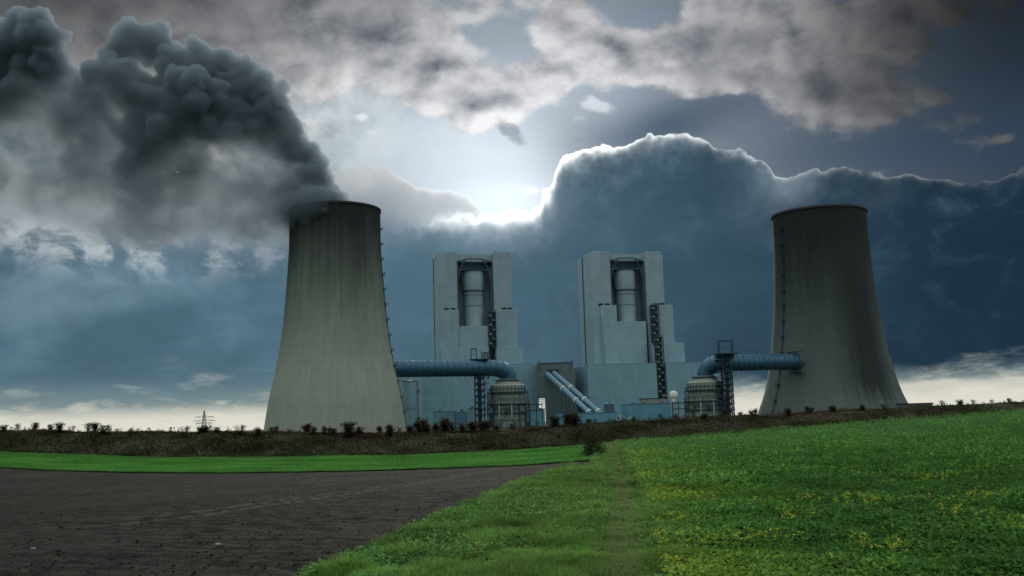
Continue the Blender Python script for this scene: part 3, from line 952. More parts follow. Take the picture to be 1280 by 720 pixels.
    bm = bmesh.new(); box(bm, -0.2, 1.2, -0.6, 1.0, h - 7, h + 2.2); box(bm, w - 1.4, w, -0.6, 1.0, h - 5, h + 1.4); box(bm, 1.4, w - 1.6, -0.3, -0.004, h - 1.0, h + 0.4)
    obj('roof_edge', bm, M['steel_mid'], t)
    for k in range(1, 6):
        za = z(513) + (z(497) - z(513)) * k / 6
        obj('cross_rail', bxm(-1.0, 5.87, 1.0, 1.3, za, za + 0.35), M['galv'], t)
    obj('portal', bxm(7.5, 18.5, -0.5, -0.005, z(471.5), z(462)), M['steel'], t)
    for i, (q0, q1) in enumerate((((684, 467.5), (740, 519)), ((692.5, 466.5), (752, 518)))):
        p0, p1 = at(q0[0], q0[1], 902), at(q1[0], q1[1], 830)
        ct = empty('conveyor_gallery', (p1.x, p1.y, p1.z))
        tag(ct, ('lower left of the two pale blue conveyor tubes slanting down from the bunker house', 'upper right of the two pale blue conveyor tubes slanting down from the bunker house')[i], 'conveyor', 'inclined conveyors')
        top = p0 - p1
        bm = bmesh.new(); tube(bm, [top * k / 8 for k in range(9)], 2.5, 20); obj('tube', bm, M['tubeblue'], ct, smooth=0.6)
        dn = top.normalized()
        for f in (0.06, 0.33, 0.62):
            c = top * f
            bm = bmesh.new(); tube(bm, [c - dn * 0.8, c + dn * 0.8], 2.95, 20); obj('collar', bm, M['pale'], ct)
            bm = bmesh.new()
            for s in (-1.6, 1.6): bar(bm, c + Vector((s, 0, -2)), Vector((c.x + s * 1.6, c.y, GZ - p1.z)), 0.5)
            bar(bm, Vector((c.x + 2.4, c.y + 2.0, c.z + 1.6)), Vector((c.x + 7.5, c.y + 2.0, c.z + 2.2)), 0.5)
            obj('trestle', bm, M['steel'], ct)
    # ---- silos, sheds and small plant along the foot
    p = at(511.5, 477, 800); r = at(520, 477, 800).x - p.x
    t = empty('storage_silo', (p.x, 800, GZ)); tag(t, 'round blue grey silo beside the foot of the smoking tower', 'silo')
    hs = p.z - GZ
    bm = bmesh.new(); lathe(bm, [(r * 1.0, 0), (r * 1.0, hs * 0.42), (r * 1.05, hs * 0.43), (r * 1.05, hs), (0.05, hs + 1.4)], 32); obj('barrel', bm, M['teal'], t, smooth=0.6)
    bm = bmesh.new(); lathe(bm, [(r * 1.05, hs - 0.2), (r * 1.09, hs - 0.2), (r * 1.09, hs + 0.5), (r, hs + 0.5)], 32); obj('rim', bm, M['steel_mid'], t)
    bm = bmesh.new(); bar(bm, (r + 1.0, -2, 0), (r + 1.0, -2, hs), 0.4); bar(bm, (r + 1.9, -2, 0), (r + 1.9, -2, hs), 0.4)
    bar(bm, (r + 0.6, -2, hs - 10), (r + 3.6, -2, hs - 7), 0.8); bar(bm, (r + 0.6, -2, 8), (r + 3.4, -2, 10), 1.4)
    obj('ladder', bm, M['steel'], t)
    shed('pump_house', 497.5, 526, 469.5, 868, 30, 'clad', 'tall pale block behind the round silo, close to the smoking tower', 'plant building', feats=False)
    shed('equipment_shed', 541, 568, 514.5, 790, 14, 'teal', 'squat teal shed with pipes on its flat roof, right of the round silo', 'shed', 'low sheds along the plant foot')
    shed('equipment_shed', 569.5, 583, 515.5, 796, 12, 'blue', 'small blue shed adjoining the squat teal shed', 'shed', 'low sheds along the plant foot')
    shed('equipment_shed', 585, 594.5, 510.5, 800, 12, 'clad', 'narrow grey shed left of the left lattice tower', 'shed', 'low sheds along the plant foot')
    shed('equipment_shed', 660.5, 681, 512, 800, 16, 'blue', 'dark blue shed right of the left vessel, below the bright gap beside the bunker', 'shed', 'low sheds along the plant foot', edge='tubeblue')
    shed('conveyor_hall', 697, 772, 516.5, 800, 20, 'blue', 'long low blue hall at the foot of the slanting conveyors', 'hall', 'low sheds along the plant foot', rz=R(3), edge='tubeblue', feats=True)
    shed('equipment_shed', 756.5, 767.5, 505.5, 835, 10, 'dull', 'small shed with a bright roof edge at the foot of the right conveyor', 'shed', 'low sheds along the plant foot', roof=2.0, edge='tubeblue')
    shed('equipment_shed', 784, 839, 505, 800, 24, 'blue', 'wide blue shed with a pale roof edge below the zigzag stair', 'shed', 'low sheds along the plant foot', rz=R(6), edge='tubeblue')
    shed('equipment_shed', 803, 834, 498.5, 850, 12, 'beige', 'low beige block with a dark roof behind the wide blue shed', 'shed', 'low sheds along the plant foot', rz=R(6), edge='black', feats=False)
    shed('equipment_shed', 842, 849.5, 503, 790, 8, 'clad', 'narrow grey upright block left of the right vessel', 'shed', 'low sheds along the plant foot', feats=False)
    p = at(842, 493, 805)
    t = empty('white_dome_tank', (p.x, 805, GZ)); tag(t, 'white domed tank above the narrow grey block by the right vessel', 'tank')
    h = p.z - GZ
    bm = bmesh.new(); lathe(bm, [(2.0, 0), (2.0, h - 3), (3.4, h - 2), (3.6, h), (3.0, h + 1.8), (1.7, h + 2.8), (0.05, h + 3.1)], 20); obj('vessel', bm, M['white'], t, smooth=0.8)
    bm = bmesh.new(); bar(bm, (-9, 0, h - 0.5), (-3, 0, h - 1.0), 0.9); bar(bm, (-8.6, 0, 0), (-8.6, 0, h - 0.4), 0.4); obj('arm', bm, M['galv'], t)
    # light white canopy in front of the halls
    p = at(779, 524, 640)
    t = empty('white_canopy', (p.x, 640, at(779, 529.5, 640).z)); tag(t, 'small white pitched canopy with spread side flaps in front of the wide blue shed', 'canopy')
    bm = bmesh.new()
    v = [bm.verts.new(q) for q in ((-6.2, -2, 1.6), (-2.6, -2, 2.6), (-1.2, -2, 5.6), (0.6, -2, 4.6), (2.6, -2, 3.0), (6.2, -2, 4.2), (-6.2, 3, 1.6), (-2.6, 3, 2.6), (-1.2, 3, 5.6), (0.6, 3, 4.6), (2.6, 3, 3.0), (6.2, 3, 4.2))]
    for i in range(5): bm.faces.new((v[i], v[i + 1], v[i + 7], v[i + 6]))
    bmesh.ops.solidify(bm, geom=list(bm.faces), thickness=0.12)
    obj('sheet', bm, M['white'], t)
    bm = bmesh.new()
    for x, zz in ((-6, 1.6), (-2.6, 2.6), (-1.2, 5.5), (2.6, 3.0), (6, 4.1)):
        for yy in (-1.9, 2.9): bar(bm, (x, yy, -4), (x, yy, zz - 0.1), 0.14)
    obj('frame', bm, M['galv'], t)
    # ---- power pylon far away on the left
    p, q = at(255, 541, 2100), at(255, 513.5, 2100); zb = GZ - (2100 - 1200) * 0.0065
    t = empty('power_pylon', (p.x, 2100, zb)); tag(t, 'thin lattice power pylon with three crossarms far away on the left skyline', 'pylon')
    H = q.z - zb
    bm = bmesh.new()
    for sx in (-1, 1):
        for sy in (-1, 1): bar(bm, (sx * 5, sy * 5, 0), (sx * 0.7, sy * 0.7, H), 0.8)
    for i in range(10):
        z0, z1 = H * i / 10, H * (i + 1) / 10
        w0, w1 = 5 - 4.3 * i / 10, 5 - 4.3 * (i + 1) / 10
        bar(bm, (-w0, -w0, z0), (w1, -w1, z1), 0.5); bar(bm, (w0, -w0, z0), (-w1, -w1, z1), 0.5)
    obj('mast', bm, M['steel_mid'], t)
    for f, wd in ((0.70, 20), (0.52, 24), (0.40, 18)):
        bm = bmesh.new()
        for s in (-1, 1):
            bar(bm, (0, -1, H * f), (s * wd, 0, H * f + 0.5), 0.8); bar(bm, (0, 0, H * f + 3.2), (s * wd, 0, H * f + 0.5), 0.6)
            for k in (0.55, 1.0): bar(bm, (s * wd * k, 0, H * f + 0.4), (s * wd * k, 0, H * f - 3.0), 0.5)
        obj('crossarm', bm, M['steel_mid'], t)
    # ---- low dark roof beyond the right hand bank
    shed('field_barn', 1133, 1166, 505.0, 520, 14, 'dull', 'low dark flat roofed barn just above the bank right of the streaked tower', 'barn', edge='black', feats=False)
# ------------------------------------------------------------------ land
_FX = np.array([-400, -90, -53.2, -36.7, -26.0, -12.0, -0.5, 7.7, 12.7, 25.9, 40.0, 52.4, 70, 120, 400.])
_FZ = np.array([1.0, 0.9, 0.48, -0.49, -0.80, -1.05, -0.90, -0.57, -0.23, 0.36, 1.01, 1.54, 2.1, 2.6, 3.0])


def vnoise(x, y, s, seed=0):
    """Cheap smooth value noise in numpy."""
    x = np.asarray(x, float) / s; y = np.asarray(y, float) / s
    xi, yi = np.floor(x).astype(np.int64), np.floor(y).astype(np.int64)
    fx, fy = x - xi, y - yi
    fx, fy = fx * fx * (3 - 2 * fx), fy * fy * (3 - 2 * fy)

    def h(a, b):
        n = (a * 374761393 + b * 668265263 + seed * 974711 + 1013904223) & 0xffffffff
        n = ((n ^ (n >> 13)) * 1274126177) & 0xffffffff
        return ((n ^ (n >> 16)) & 0xffff) / 65535.0
    return (h(xi, yi) * (1 - fx) + h(xi + 1, yi) * fx) * (1 - fy) + (h(xi, yi + 1) * (1 - fx) + h(xi + 1, yi + 1) * fx) * fy


def terrain(x, y):
    x = np.asarray(x, float); y = np.asarray(y, float)
    t = np.clip((y - 18) / 80.0, 0, 1); t = t * t * (3 - 2 * t)
    # far profile is measured at y = 100; keep bearings so slopes run away from the eye
    z = np.interp(x, _FX, _FZ)
    return z * t + (vnoise(x, y, 9, 3) - 0.5) * 0.10


def hit(px, py):
    d = ray(px, py); o = Vector((0, 0, EYE)); s = 5.0
    while s < 400:
        p = o + d * (s / d.y)
        if p.z <= float(terrain(p.x, p.y)): return p
        s += 0.1
    return o + d * (s / d.y)


def lines():
    """Field boundaries as surveyed polylines: x of the plough / verge edge by y; y of the plough / strip edge by x; wheel track x by y."""
    e = [hit(*q) for q in ((408, 720), (462, 694), (514, 670), (560, 644), (600, 630), (655, 604), (700, 589), (735, 578))]
    g = [hit(*q) for q in ((0, 584), (80, 588), (150, 590), (300, 591), (420, 589), (500, 587), (580, 584.5), (640, 582), (700, 578), (735, 575.5))]
    tr = [hit(*q) for q in ((775, 720), (778, 680), (779, 640), (777, 610), (772, 590), (768, 575), (765, 563), (764, 556))]
    return e, g, tr


E_, G_, T_ = lines()
_ey, _ex = np.array([-30.] + [p.y for p in E_]), np.array([E_[0].x - (E_[0].y + 30) * 0.20] + [p.x for p in E_])
_gx, _gy = np.array([-140.] + [p.x for p in G_]), np.array([G_[0].y + 30] + [p.y for p in G_])
_ty, _tx = np.array([-30.] + [p.y for p in T_]), np.array([T_[0].x - (T_[0].y + 30) * 0.09] + [p.x for p in T_])
def edge_x(y): return np.interp(y, _ey, _ex)
def strip_y(x): return np.interp(x, _gx, _gy)
def track_x(y): return np.interp(y, _ty, _tx)
def berm_y(x): return 98.5 + 0 * np.asarray(x, float)


_BX = np.array([-400, -57.5, -39.7, -28.1, -12.9, -0.5, 8.5, 19.2, 28.1, 43.3, 56.7, 400.])
_BZ = np.array([3.0, 2.50, 1.80, 1.40, 0.92, 0.95, 1.38, 1.62, 1.74, 2.15, 2.40, 4.2])


def bank_z(x, y):
    """Overgrown bank between the fields and the plant."""
    x = np.asarray(x, float); y = np.asarray(y, float)
    y0 = 98.5; f = np.clip((y - y0) / 9.0, 0, 1); f = f * f * (3 - 2 * f)
    b = np.clip((y - 113) / 40.0, 0, 1); b = b * b * (3 - 2 * b)
    z0 = terrain(x, np.minimum(y, y0)); z1 = np.interp(x, _BX, _BZ) + (vnoise(x, y, 2.2, 5) - 0.5) * 0.16 + (vnoise(x, y, 0.8, 6) - 0.5) * 0.10
    return (z0 * (1 - f) + z1 * f) * (1 - b) + GZ * b


def grid_sheet(name, X0, Y0, zf, mat_, off=0.0):
    """Sheet over a grid given by two (r, c) arrays."""
    r, c = X0.shape
    v = np.stack([X0, Y0, zf(X0, Y0) + off], -1).reshape(-1, 3)
    i = np.arange(r * c).reshape(r, c)
    f = np.stack([i[:-1, :-1], i[:-1, 1:], i[1:, 1:], i[1:, :-1]], -1).reshape(-1, 4)
    return arr_mesh(name, v, f, mat_, smooth=True)


def geo(a, b, n):
    return a * (b / a) ** np.linspace(0, 1, n)


def mat_soil():
    m, nt, out = mat('ploughed_soil')
    x, y, z = xsep(coords())
    n1 = xnoise(coords(), 0.16, 5, 0.6); n2 = xnoise(coords(), 3.5, 5, 0.65); n3 = xnoise(coords(), 14, 3, 0.6)
    col = cmix(n2, (0.014, 0.0142, 0.0112), (0.030, 0.0295, 0.0235))
    damp = xnoise(xvec(x * 0.35, y * 1.0, 7.0), 0.22, 4, 0.6)
    col = cscale(col, 0.58 + damp * 0.84)
    col = cmix(sstep(0.35, 0.7, n1) * 0.5, col, (0.030, 0.029, 0.028))
    # drill rows and two pale wheel lines curving across
    row = X.m('SINE', (x * 0.35 + y * 0.94 + n1 * 2.0) * 8.0)
    col = cscale(col, 0.92 + row * 0.11)
    wl = y - (27.5 + xpow(xmax(x + 12.5, 0.0), 1.75) * 0.42)
    for k in (0.0, 2.1):
        ln = xexp(-((wl - k) * (wl - k)) * (1 / 0.10)) * sstep(-15, -9, x)
        col = cmix(ln * (0.40 + n2 * 0.5), col, (0.080, 0.080, 0.072))
    col = cmix(sstep(0.72, 0.80, n3) * 0.5, col, (0.085, 0.08, 0.072))
    principled(nt, out, col, 0.95, 0.1, bump=n2 + n3 * 0.5 + row * 0.15, bump_s=0.8, bump_d=0.12)
    return m


def mat_under(name, c0, c1, s=0.6):
    m, nt, out = mat(name)
    n = xnoise(coords(), s, 5, 0.62); n2 = xnoise(coords(), s * 9, 3, 0.6)
    principled(nt, out, cscale(cmix(n, c0, c1), 0.7 + n2 * 0.6), 0.95, 0.1, bump=n2, bump_s=0.6, bump_d=0.06)
    return m


def mat_leaf(name, gloss=0.5, transl=0.35):
    """Plant tissue: colour from the per-leaf tint, some light passing through."""
    m, nt, out = mat(name)
    a = X.node('ShaderNodeAttribute'); a.attribute_name = 'tint'
    col = X(a.outputs['Color'])
    p = nt.nodes.new('ShaderNodeBsdfDiffuse'); _cput(p.inputs['Color'], col)
    t = nt.nodes.new('ShaderNodeBsdfTranslucent'); _cput(t.inputs['Color'], cscale(col, 1.15))
    mx = nt.nodes.new('ShaderNodeMixShader'); mx.inputs[0].default_value = transl
    nt.links.new(p.outputs[0], mx.inputs[1]); nt.links.new(t.outputs[0], mx.inputs[2]); nt.links.new(mx.outputs[0], out.inputs['Surface'])
    return m


def blades(pos, h, wd, lean, tint, per):
    """Bent two-step blades. pos (n,3), h, wd (n), lean (n), tint (n,3); per = blades each."""
    n = len(pos)
    P = np.repeat(pos, per, 0); m = n * per
    H = np.repeat(h, per) * RNG.uniform(0.55, 1.15, m); Wd = np.repeat(wd, per) * RNG.uniform(0.7, 1.3, m)
    L = np.repeat(lean, per) * RNG.uniform(0.2, 1.6, m)
    a = RNG.uniform(0, 2 * np.pi, m)
    d = np.stack([np.cos(a), np.sin(a), 0 * a], -1); s = np.stack([-np.sin(a), np.cos(a), 0 * a], -1)
    P = P + d * (RNG.uniform(0, 0.35, m) * H)[:, None] * 0.6
    up = np.array([0, 0, 1.0])
    mid = P + up * (H * 0.62)[:, None] + d * (L * H * 0.35)[:, None]
    tip = P + up * (H * np.clip(1 - L * 0.25, 0.3, 1))[:, None] + d * (L * H)[:, None]
    w = (Wd * 0.5)[:, None]
    V = np.stack([P - s * w, P + s * w, mid + s * w * 0.8, mid - s * w * 0.8, tip + s * w * 0.15, tip - s * w * 0.15], 1).reshape(-1, 3)
    b = (np.arange(m) * 6)[:, None]
    F = np.concatenate([b + np.array([[0, 1, 2, 3]]), b + np.array([[3, 2, 4, 5]])], 1).reshape(-1, 4)
    C = np.repeat(tint, per, 0) * RNG.uniform(0.7, 1.3, m)[:, None]
    return V, F, np.repeat(C, 6, 0)


def leaves(pos, size, tint, per, rise=(0.1, 1.0)):
    """Broad lobed leaves in loose rosettes: two bent quads each."""
    n = len(pos); m = n * per
    P = np.repeat(pos, per, 0); S = np.repeat(size, per) * RNG.uniform(0.55, 1.2, m)
    a = RNG.uniform(0, 2 * np.pi, m); el = RNG.uniform(0.0, 1.1, m)
    d = np.stack([np.cos(a) * np.cos(el), np.sin(a) * np.cos(el), np.sin(el)], -1)
    s = np.stack([-np.sin(a), np.cos(a), RNG.uniform(-0.4, 0.4, m)], -1)
    base = P + np.stack([np.cos(a), np.sin(a), 0 * a], -1) * (S * 0.25)[:, None]
    base[:, 2] += S * RNG.uniform(rise[0], rise[1], m)
    mid = base + d * (S * 0.55)[:, None]
    tip = mid + d * (S * 0.5)[:, None]; tip[:, 2] -= S * RNG.uniform(0.1, 0.5, m)
    w = (S * 0.27)[:, None]
    V = np.stack([base - s * w * 0.35, base + s * w * 0.35, mid + s * w, mid - s * w, tip + s * w * 0.45, tip - s * w * 0.45], 1).reshape(-1, 3)
    b = (np.arange(m) * 6)[:, None]
    F = np.concatenate([b + np.array([[0, 1, 2, 3]]), b + np.array([[3, 2, 4, 5]])], 1).reshape(-1, 4)
    C = np.repeat(tint, per, 0) * RNG.uniform(0.65, 1.35, m)[:, None]
    return V, F, np.repeat(C, 6, 0)


def join(parts):
    V, F, C, o = [], [], [], 0
    for v, f, c in parts:
        V.append(v); F.append(f + o); C.append(c); o += len(v)
    return np.concatenate(V), np.concatenate(F), np.concatenate(C)


def scatter(n, y0, y1, xl, xr, power=1.0):
    """Points between x limits xl(y), xr(y), thicker towards the near end."""
    t = RNG.uniform(0, 1, n)
    if power == 0: y = y0 + (y1 - y0) * t
    else: y = (y0 ** -power + (y1 ** -power - y0 ** -power) * t) ** (-1 / power)
    l, r = xl(y), xr(y)
    x = l + (r - l) * RNG.uniform(0, 1, n)
    return x, y


def tints(n, palette, jitter=0.15):
    p = np.array(palette, float); i = RNG.integers(0, len(p), n)
    return p[i] * RNG.uniform(1 - jitter, 1 + jitter, (n, 3))


def make_land():
    soil = mat_soil()
    under_grass = mat_under('verge_soil', (0.035, 0.045, 0.018), (0.05, 0.085, 0.022))
    under_crop = mat_under('crop_ground', (0.024, 0.055, 0.020), (0.036, 0.095, 0.030), 0.5)
    under_strip = mat_under('cereal_ground', (0.060, 0.170, 0.038), (0.085, 0.230, 0.046), 0.35)
    bankm = mat_under('bank_growth', (0.036, 0.042, 0.025), (0.062, 0.058, 0.036), 0.55)
    farm = mat_under('far_ground', (0.03, 0.045, 0.02), (0.05, 0.06, 0.03), 0.02)
    # base sheet reaching the horizon
    xs = np.concatenate([-geo(12000, 70, 26), np.linspace(-66, 66, 67), geo(70, 12000, 26)])
    ys = np.concatenate([np.array([-300, -60, -20, 0.]), np.linspace(4, 156, 77), geo(160, 16000, 34)])
    GX, GY = np.meshgrid(xs, ys)
    g = grid_sheet('ground', GX, GY, lambda x, y: np.where(y > 98.5, bank_z(x, y), terrain(x, y)) - 0.25 - np.maximum(y - 1200, 0) * 0.0065, farm); tag(g, kind='structure')
    # ploughed field: real clods and ridges, lower than its neighbours
    n = 420; yy = geo(9.0, 1.0, 2)  # placeholder for spacing
    ty = np.concatenate([np.array([-20, 0, 6.]), geo(9.0, 80, 330)])
    tt = np.linspace(0, 1, 330)
    Yg = np.repeat(ty[:, None], len(tt), 1)
    xr = edge_x(Yg) + 0.15; xl = -0.62 * np.maximum(Yg, 6) - 40
    Xg = xl + (xr - xl) * tt[None]
    lim = strip_y(Xg) + 0.05
    Yg = np.minimum(Yg, lim)

    def clod(x, y):
        k = np.clip(1.3 - y / 60, 0.25, 1)
        row = np.sin((x * 0.35 + y * 0.94) * 8 + vnoise(x, y, 3, 9) * 4) * 0.028
        return terrain(x, y) - 0.045 + row + k * ((vnoise(x, y, 0.55, 11) - .5) * 0.08 + (vnoise(x, y, 0.21, 12) - .5) * 0.06 + (vnoise(x, y, 0.09, 13) - .5) * 0.035)
    p = grid_sheet('ploughed_field', Xg, Yg, clod, soil); tag(p, kind='structure')
    # loose clods
    k = 4500
    x, y = scatter(k, 13, 40, lambda q: -0.60 * q - 3, lambda q: edge_x(q) - 0.05, 0.9)
    ok = y < strip_y(x) - 0.2; x, y = x[ok], y[ok]; k = len(x)
    ico = np.array([(0, 0, 1), (.89, 0, .45), (.28, .85, .45), (-.72, .53, .45), (-.72, -.53, .45), (.28, -.85, .45), (.72, .53, -.45), (-.28, .85, -.45), (-.89, 0, -.45), (-.28, -.85, -.45), (.72, -.53, -.45), (0, 0, -1)])
    tri = np.array([(0, 1, 2), (0, 2, 3), (0, 3, 4), (0, 4, 5), (0, 5, 1), (1, 6, 2), (2, 7, 3), (3, 8, 4), (4, 9, 5), (5, 10, 1), (6, 7, 2), (7, 8, 3), (8, 9, 4), (9, 10, 5), (10, 6, 1), (11, 7, 6), (11, 8, 7), (11, 9, 8), (11, 10, 9), (11, 6, 10)])
    s = RNG.gamma(2.0, 0.0055, k) + 0.007
    V = ico[None] * (1 + RNG.uniform(-.3, .3, (k, 12, 1))) * s[:, None, None] * np.array([1.25, 1.0, 0.65])
    V = V + np.stack([x, y, clod(x, y) + s * 0.05], -1)[:, None]
    o = arr_mesh('soil_clods', V.reshape(-1, 3), (tri[None] + (np.arange(k) * 12)[:, None, None]).reshape(-1, 3), soil); tag(o, 'loose dark clods lying over the ploughed field', kind='stuff')
    # cereal strip
    tx = np.linspace(-75, 9.5, 120); ts = np.linspace(0, 1, 34)
    Xs = np.repeat(tx[:, None], len(ts), 1).T; lo = strip_y(Xs); Ys = lo + (99.2 - lo) * ts[:, None]
    st = grid_sheet('cereal_strip', Xs, Ys, terrain, under_strip, 0.03); tag(st, kind='structure')
    k = 90000
    x = RNG.uniform(-60, 9, k); lo = strip_y(x); y = lo - 0.9 * vnoise(x, x * 0, 1.3, 86) + (98.9 - lo) * RNG.uniform(0, 1, k) ** 1.2
    ok = (np.abs(x) < 0.57 * y + 1) & (x < np.interp(y, [50, 60, 100], [3.6, 4.6, 7.6])); x, y = x[ok], y[ok]
    t = tints(len(x), [(0.085, 0.245, 0.055), (0.120, 0.300, 0.062), (0.090, 0.255, 0.056)], 0.15) * (0.62 + 0.6 * vnoise(x, y, 3.0, 81) + 0.12 * np.sin(y * 3.1 + x * 0.2))[:, None]
    v, f, c = blades(np.stack([x, y, terrain(x, y) + 0.02], -1), np.full(len(x), 0.13), np.full(len(x), 0.03), np.full(len(x), 0.5), t, 4)
    o = arr_mesh('cereal_shoots', v, f, mat_leaf('cereal_leaf', 0.6, 0.4), cols=c); tag(o, 'short bright green cereal shoots covering the strip below the bank', kind='stuff')
    # verge and track
    ty = np.concatenate([np.array([-20, 0, 6.]), geo(9.0, 98.6, 200)]); tt = np.linspace(0, 1, 26)
    Yv = np.repeat(ty[:, None], len(tt), 1); l = edge_x(Yv) - 0.1; l = np.where(Yv > 54, np.interp(Yv, [54, 99], [4.0, 7.4]), l); r = track_x(Yv) + 0.9
    Xv = l + (r - l) * tt[None]
    o = grid_sheet('grass_verge', Xv, Yv, lambda a, b: terrain(a, b) + (vnoise(a, b, 0.7, 21) - .5) * 0.10, under_grass, 0.03); tag(o, kind='structure')
    # crop field on the right
    xr_ = lambda q: 0.62 * np.maximum(q, 6) + 45
    tt = np.linspace(0, 1, 60)
    Yc = np.repeat(ty[:, None], 60, 1); l = track_x(Yc) + 0.7; Xc = l + (xr_(Yc) - l) * tt[None]
    o = grid_sheet('crop_field', Xc, Yc, terrain, under_crop, 0.035); tag(o, kind='structure')

    leafm = mat_leaf('crop_leaf', 0.42, 0.32); grassm = mat_leaf('grass_blade', 0.55, 0.38)
    parts = []
    # verge grass, shorter on the wheel track; leafy weeds along the plough edge
    verge_z = lambda a, b: terrain(a, b) + (vnoise(a, b, 0.7, 21) - .5) * 0.10 + 0.03

    def verge(k, y0, y1, h, per, wd):
        x, y = scatter(k, y0, y1, lambda q: np.where(q < 54, edge_x(q) - 0.05, np.interp(q, [54, 99], [4.2, 7.2])), lambda q: track_x(q) + 1.0, 1.0)
        dt = np.abs(x - track_x(y)); keep = (dt > -1.0)
        x, y, dt = x[keep], y[keep], dt[keep]
        hh = h * (0.30 + 1.5 * vnoise(x, y, 0.7, 31) ** 1.7 + 0.3 * vnoise(x, y, 2.5, 33)) * np.clip(0.30 + dt * 0.8, 0.30, 1.0)
        big = vnoise(x, y, 2.2, 32)[:, None]
        t = tints(len(x), [(0.105, 0.230, 0.054), (0.140, 0.290, 0.062), (0.180, 0.320, 0.075), (0.165, 0.220, 0.078)], 0.15)
        t = t * (0.62 + 0.70 * big)
        wn = np.clip(1.15 - dt / (0.30 + 0.25 * vnoise(x, y, 0.7, 92)), 0, 0.72)[:, None]
        t = t * (1 - wn) + wn * np.array([0.200, 0.262, 0.105])
        return blades(np.stack([x, y, verge_z(x, y) + 0.015], -1), hh + 0.035, np.full(len(x), wd), np.full(len(x), 0.9), t, per)
    parts.append(verge(26000, 13, 40, 0.20, 7, 0.011)); parts.append(verge(9000, 36, 98, 0.22, 6, 0.03))
    v, f, c = join(parts)
    o = arr_mesh('verge_grass', v, f, grassm, cols=c); tag(o, 'tufty green grass on the verge and beside the wheel track', kind='stuff')
    # leafy weeds on the verge
    x, y = scatter(5200, 13, 56, lambda q: edge_x(q) - 0.10 + 0.4 * (vnoise(q, q * 0, 1.1, 77) - .5), lambda q: edge_x(q) + 1.3 + 0.02 * q, 1.0)
    sel = vnoise(x, y, 1.0, 41) > 0.30; x, y = x[sel], y[sel]
    big = (0.60 + 0.75 * vnoise(x, y, 1.3, 42))[:, None]
    t = tints(len(x), [(0.082, 0.195, 0.062), (0.110, 0.250, 0.070), (0.145, 0.295, 0.080)], 0.15) * big
    v, f, c = leaves(np.stack([x, y, terrain(x, y)], -1), np.full(len(x), 0.10), t, 9, (0.0, 2.0))
    x, y = scatter(9000, 13, 90, lambda q: np.where(q < 54, edge_x(q) + 0.3, np.interp(q, [54, 99], [4.4, 7.3])), lambda q: track_x(q) + 0.9, 1.0)
    sel = (vnoise(x, y, 1.5, 43) > 0.55) & (np.abs(x - track_x(y)) > 0.3); x, y = x[sel], y[sel]
    t = tints(len(x), [(0.085, 0.190, 0.060), (0.120, 0.245, 0.066), (0.165, 0.270, 0.085)], 0.15) * (0.6 + 0.7 * vnoise(x, y, 0.8, 44))[:, None]
    w2 = leaves(np.stack([x, y, verge_z(x, y)], -1), np.full(len(x), 0.075) + 0.0008 * y, t, 6, (0.2, 2.6))
    v, f, c = join([(v, f, c), w2])
    o = arr_mesh('verge_weeds', v, f, leafm, cols=c); tag(o, 'leafy weeds along the edge of the ploughed soil', kind='stuff')
    # broadleaf crop
    parts = []
    CROP_L = [lambda q: track_x(q) + 0.75, lambda q: 0.58 * q + 2.0]

    def crop(k, y0, y1, size, per, pw):
        x, y = scatter(k, y0, y1, CROP_L[0], CROP_L[1], pw)
        big = vnoise(x, y, 2.4, 51) * 0.6 + vnoise(x, y, 0.9, 52) * 0.4
        sz = size * (0.65 + 0.8 * big) * RNG.uniform(0.7, 1.3, len(x))
        near = np.clip(1 - (x - track_x(y) - 0.7) / 3.0, 0, 1)[:, None]
        t = tints(len(x), [(0.070, 0.185, 0.046), (0.095, 0.232, 0.050), (0.128, 0.285, 0.058), (0.076, 0.195, 0.062)], 0.12) * (0.60 + 0.8 * big[:, None])
        t = t * (1 - near * 0.5) + near * 0.5 * np.array([0.150, 0.270, 0.060])
        mound = (vnoise(x, y, 1.1, 53) * 0.55 + vnoise(x, y, 0.45, 54) * 0.45) ** 1.6
        off = np.clip((x - track_x(y) - 0.8) / 4.5, 0, 1)
        yel = np.clip((vnoise(x, y, 5.0, 55) - 0.40) * 2.2 * (1.05 - off) + 0.25 * (1 - off), 0, 0.7)[:, None]
        t = t * (1.12 - 0.42 * off * np.clip(1.25 - y / 60, 0, 1))[:, None]
        t = t * (1 - yel) + yel * t * np.array([1.75, 1.32, 0.9])
        return leaves(np.stack([x, y, terrain(x, y) + 0.02 + mound * 0.34 * RNG.uniform(0.2, 1.0, len(x))], -1), sz, t * (0.7 + 0.5 * mound)[:, None], per, (0.1, 1.7))
    parts.append(crop(70000, 13, 36, 0.070, 8, 1.0)); parts.append(crop(60000, 32, 99, 0.11, 5, 0.6))
    CROP_L[:] = [lambda q: 0.58 * q + 1.6, lambda q: 0.58 * q + 20]; parts.append(crop(26000, 13, 99, 0.13, 5, 0.8))
    v, f, c = join(parts)
    o = arr_mesh('crop_plants', v, f, leafm, cols=c); tag(o, 'broad leaved green crop covering the right hand slope', kind='stuff')
    # yellow flower heads scattered in drifts
    x, y = scatter(5200, 13.5, 70, lambda q: track_x(q) + 0.6, lambda q: 0.56 * q + 1.0, 0.7)
    dr = vnoise(x, y, 3.5, 61) * 0.6 + vnoise(x, y, 1.2, 62) * 0.4
    al = np.clip(1 - (x - track_x(y) - 0.6) / 2.2, 0, 1)
    keep = (dr + al * 0.19 - np.clip((x / np.maximum(y, 1) - 0.2) * 0.5, 0, .15)) > 0.60; x, y = x[keep], y[keep]
    hh = RNG.uniform(0.24, 0.40, len(x))
    pos = np.stack([x, y, terrain(x, y) + hh - 0.05], -1)
    t = tints(len(x), [(0.36, 0.42, 0.050), (0.44, 0.47, 0.060), (0.25, 0.34, 0.050)], 0.12)
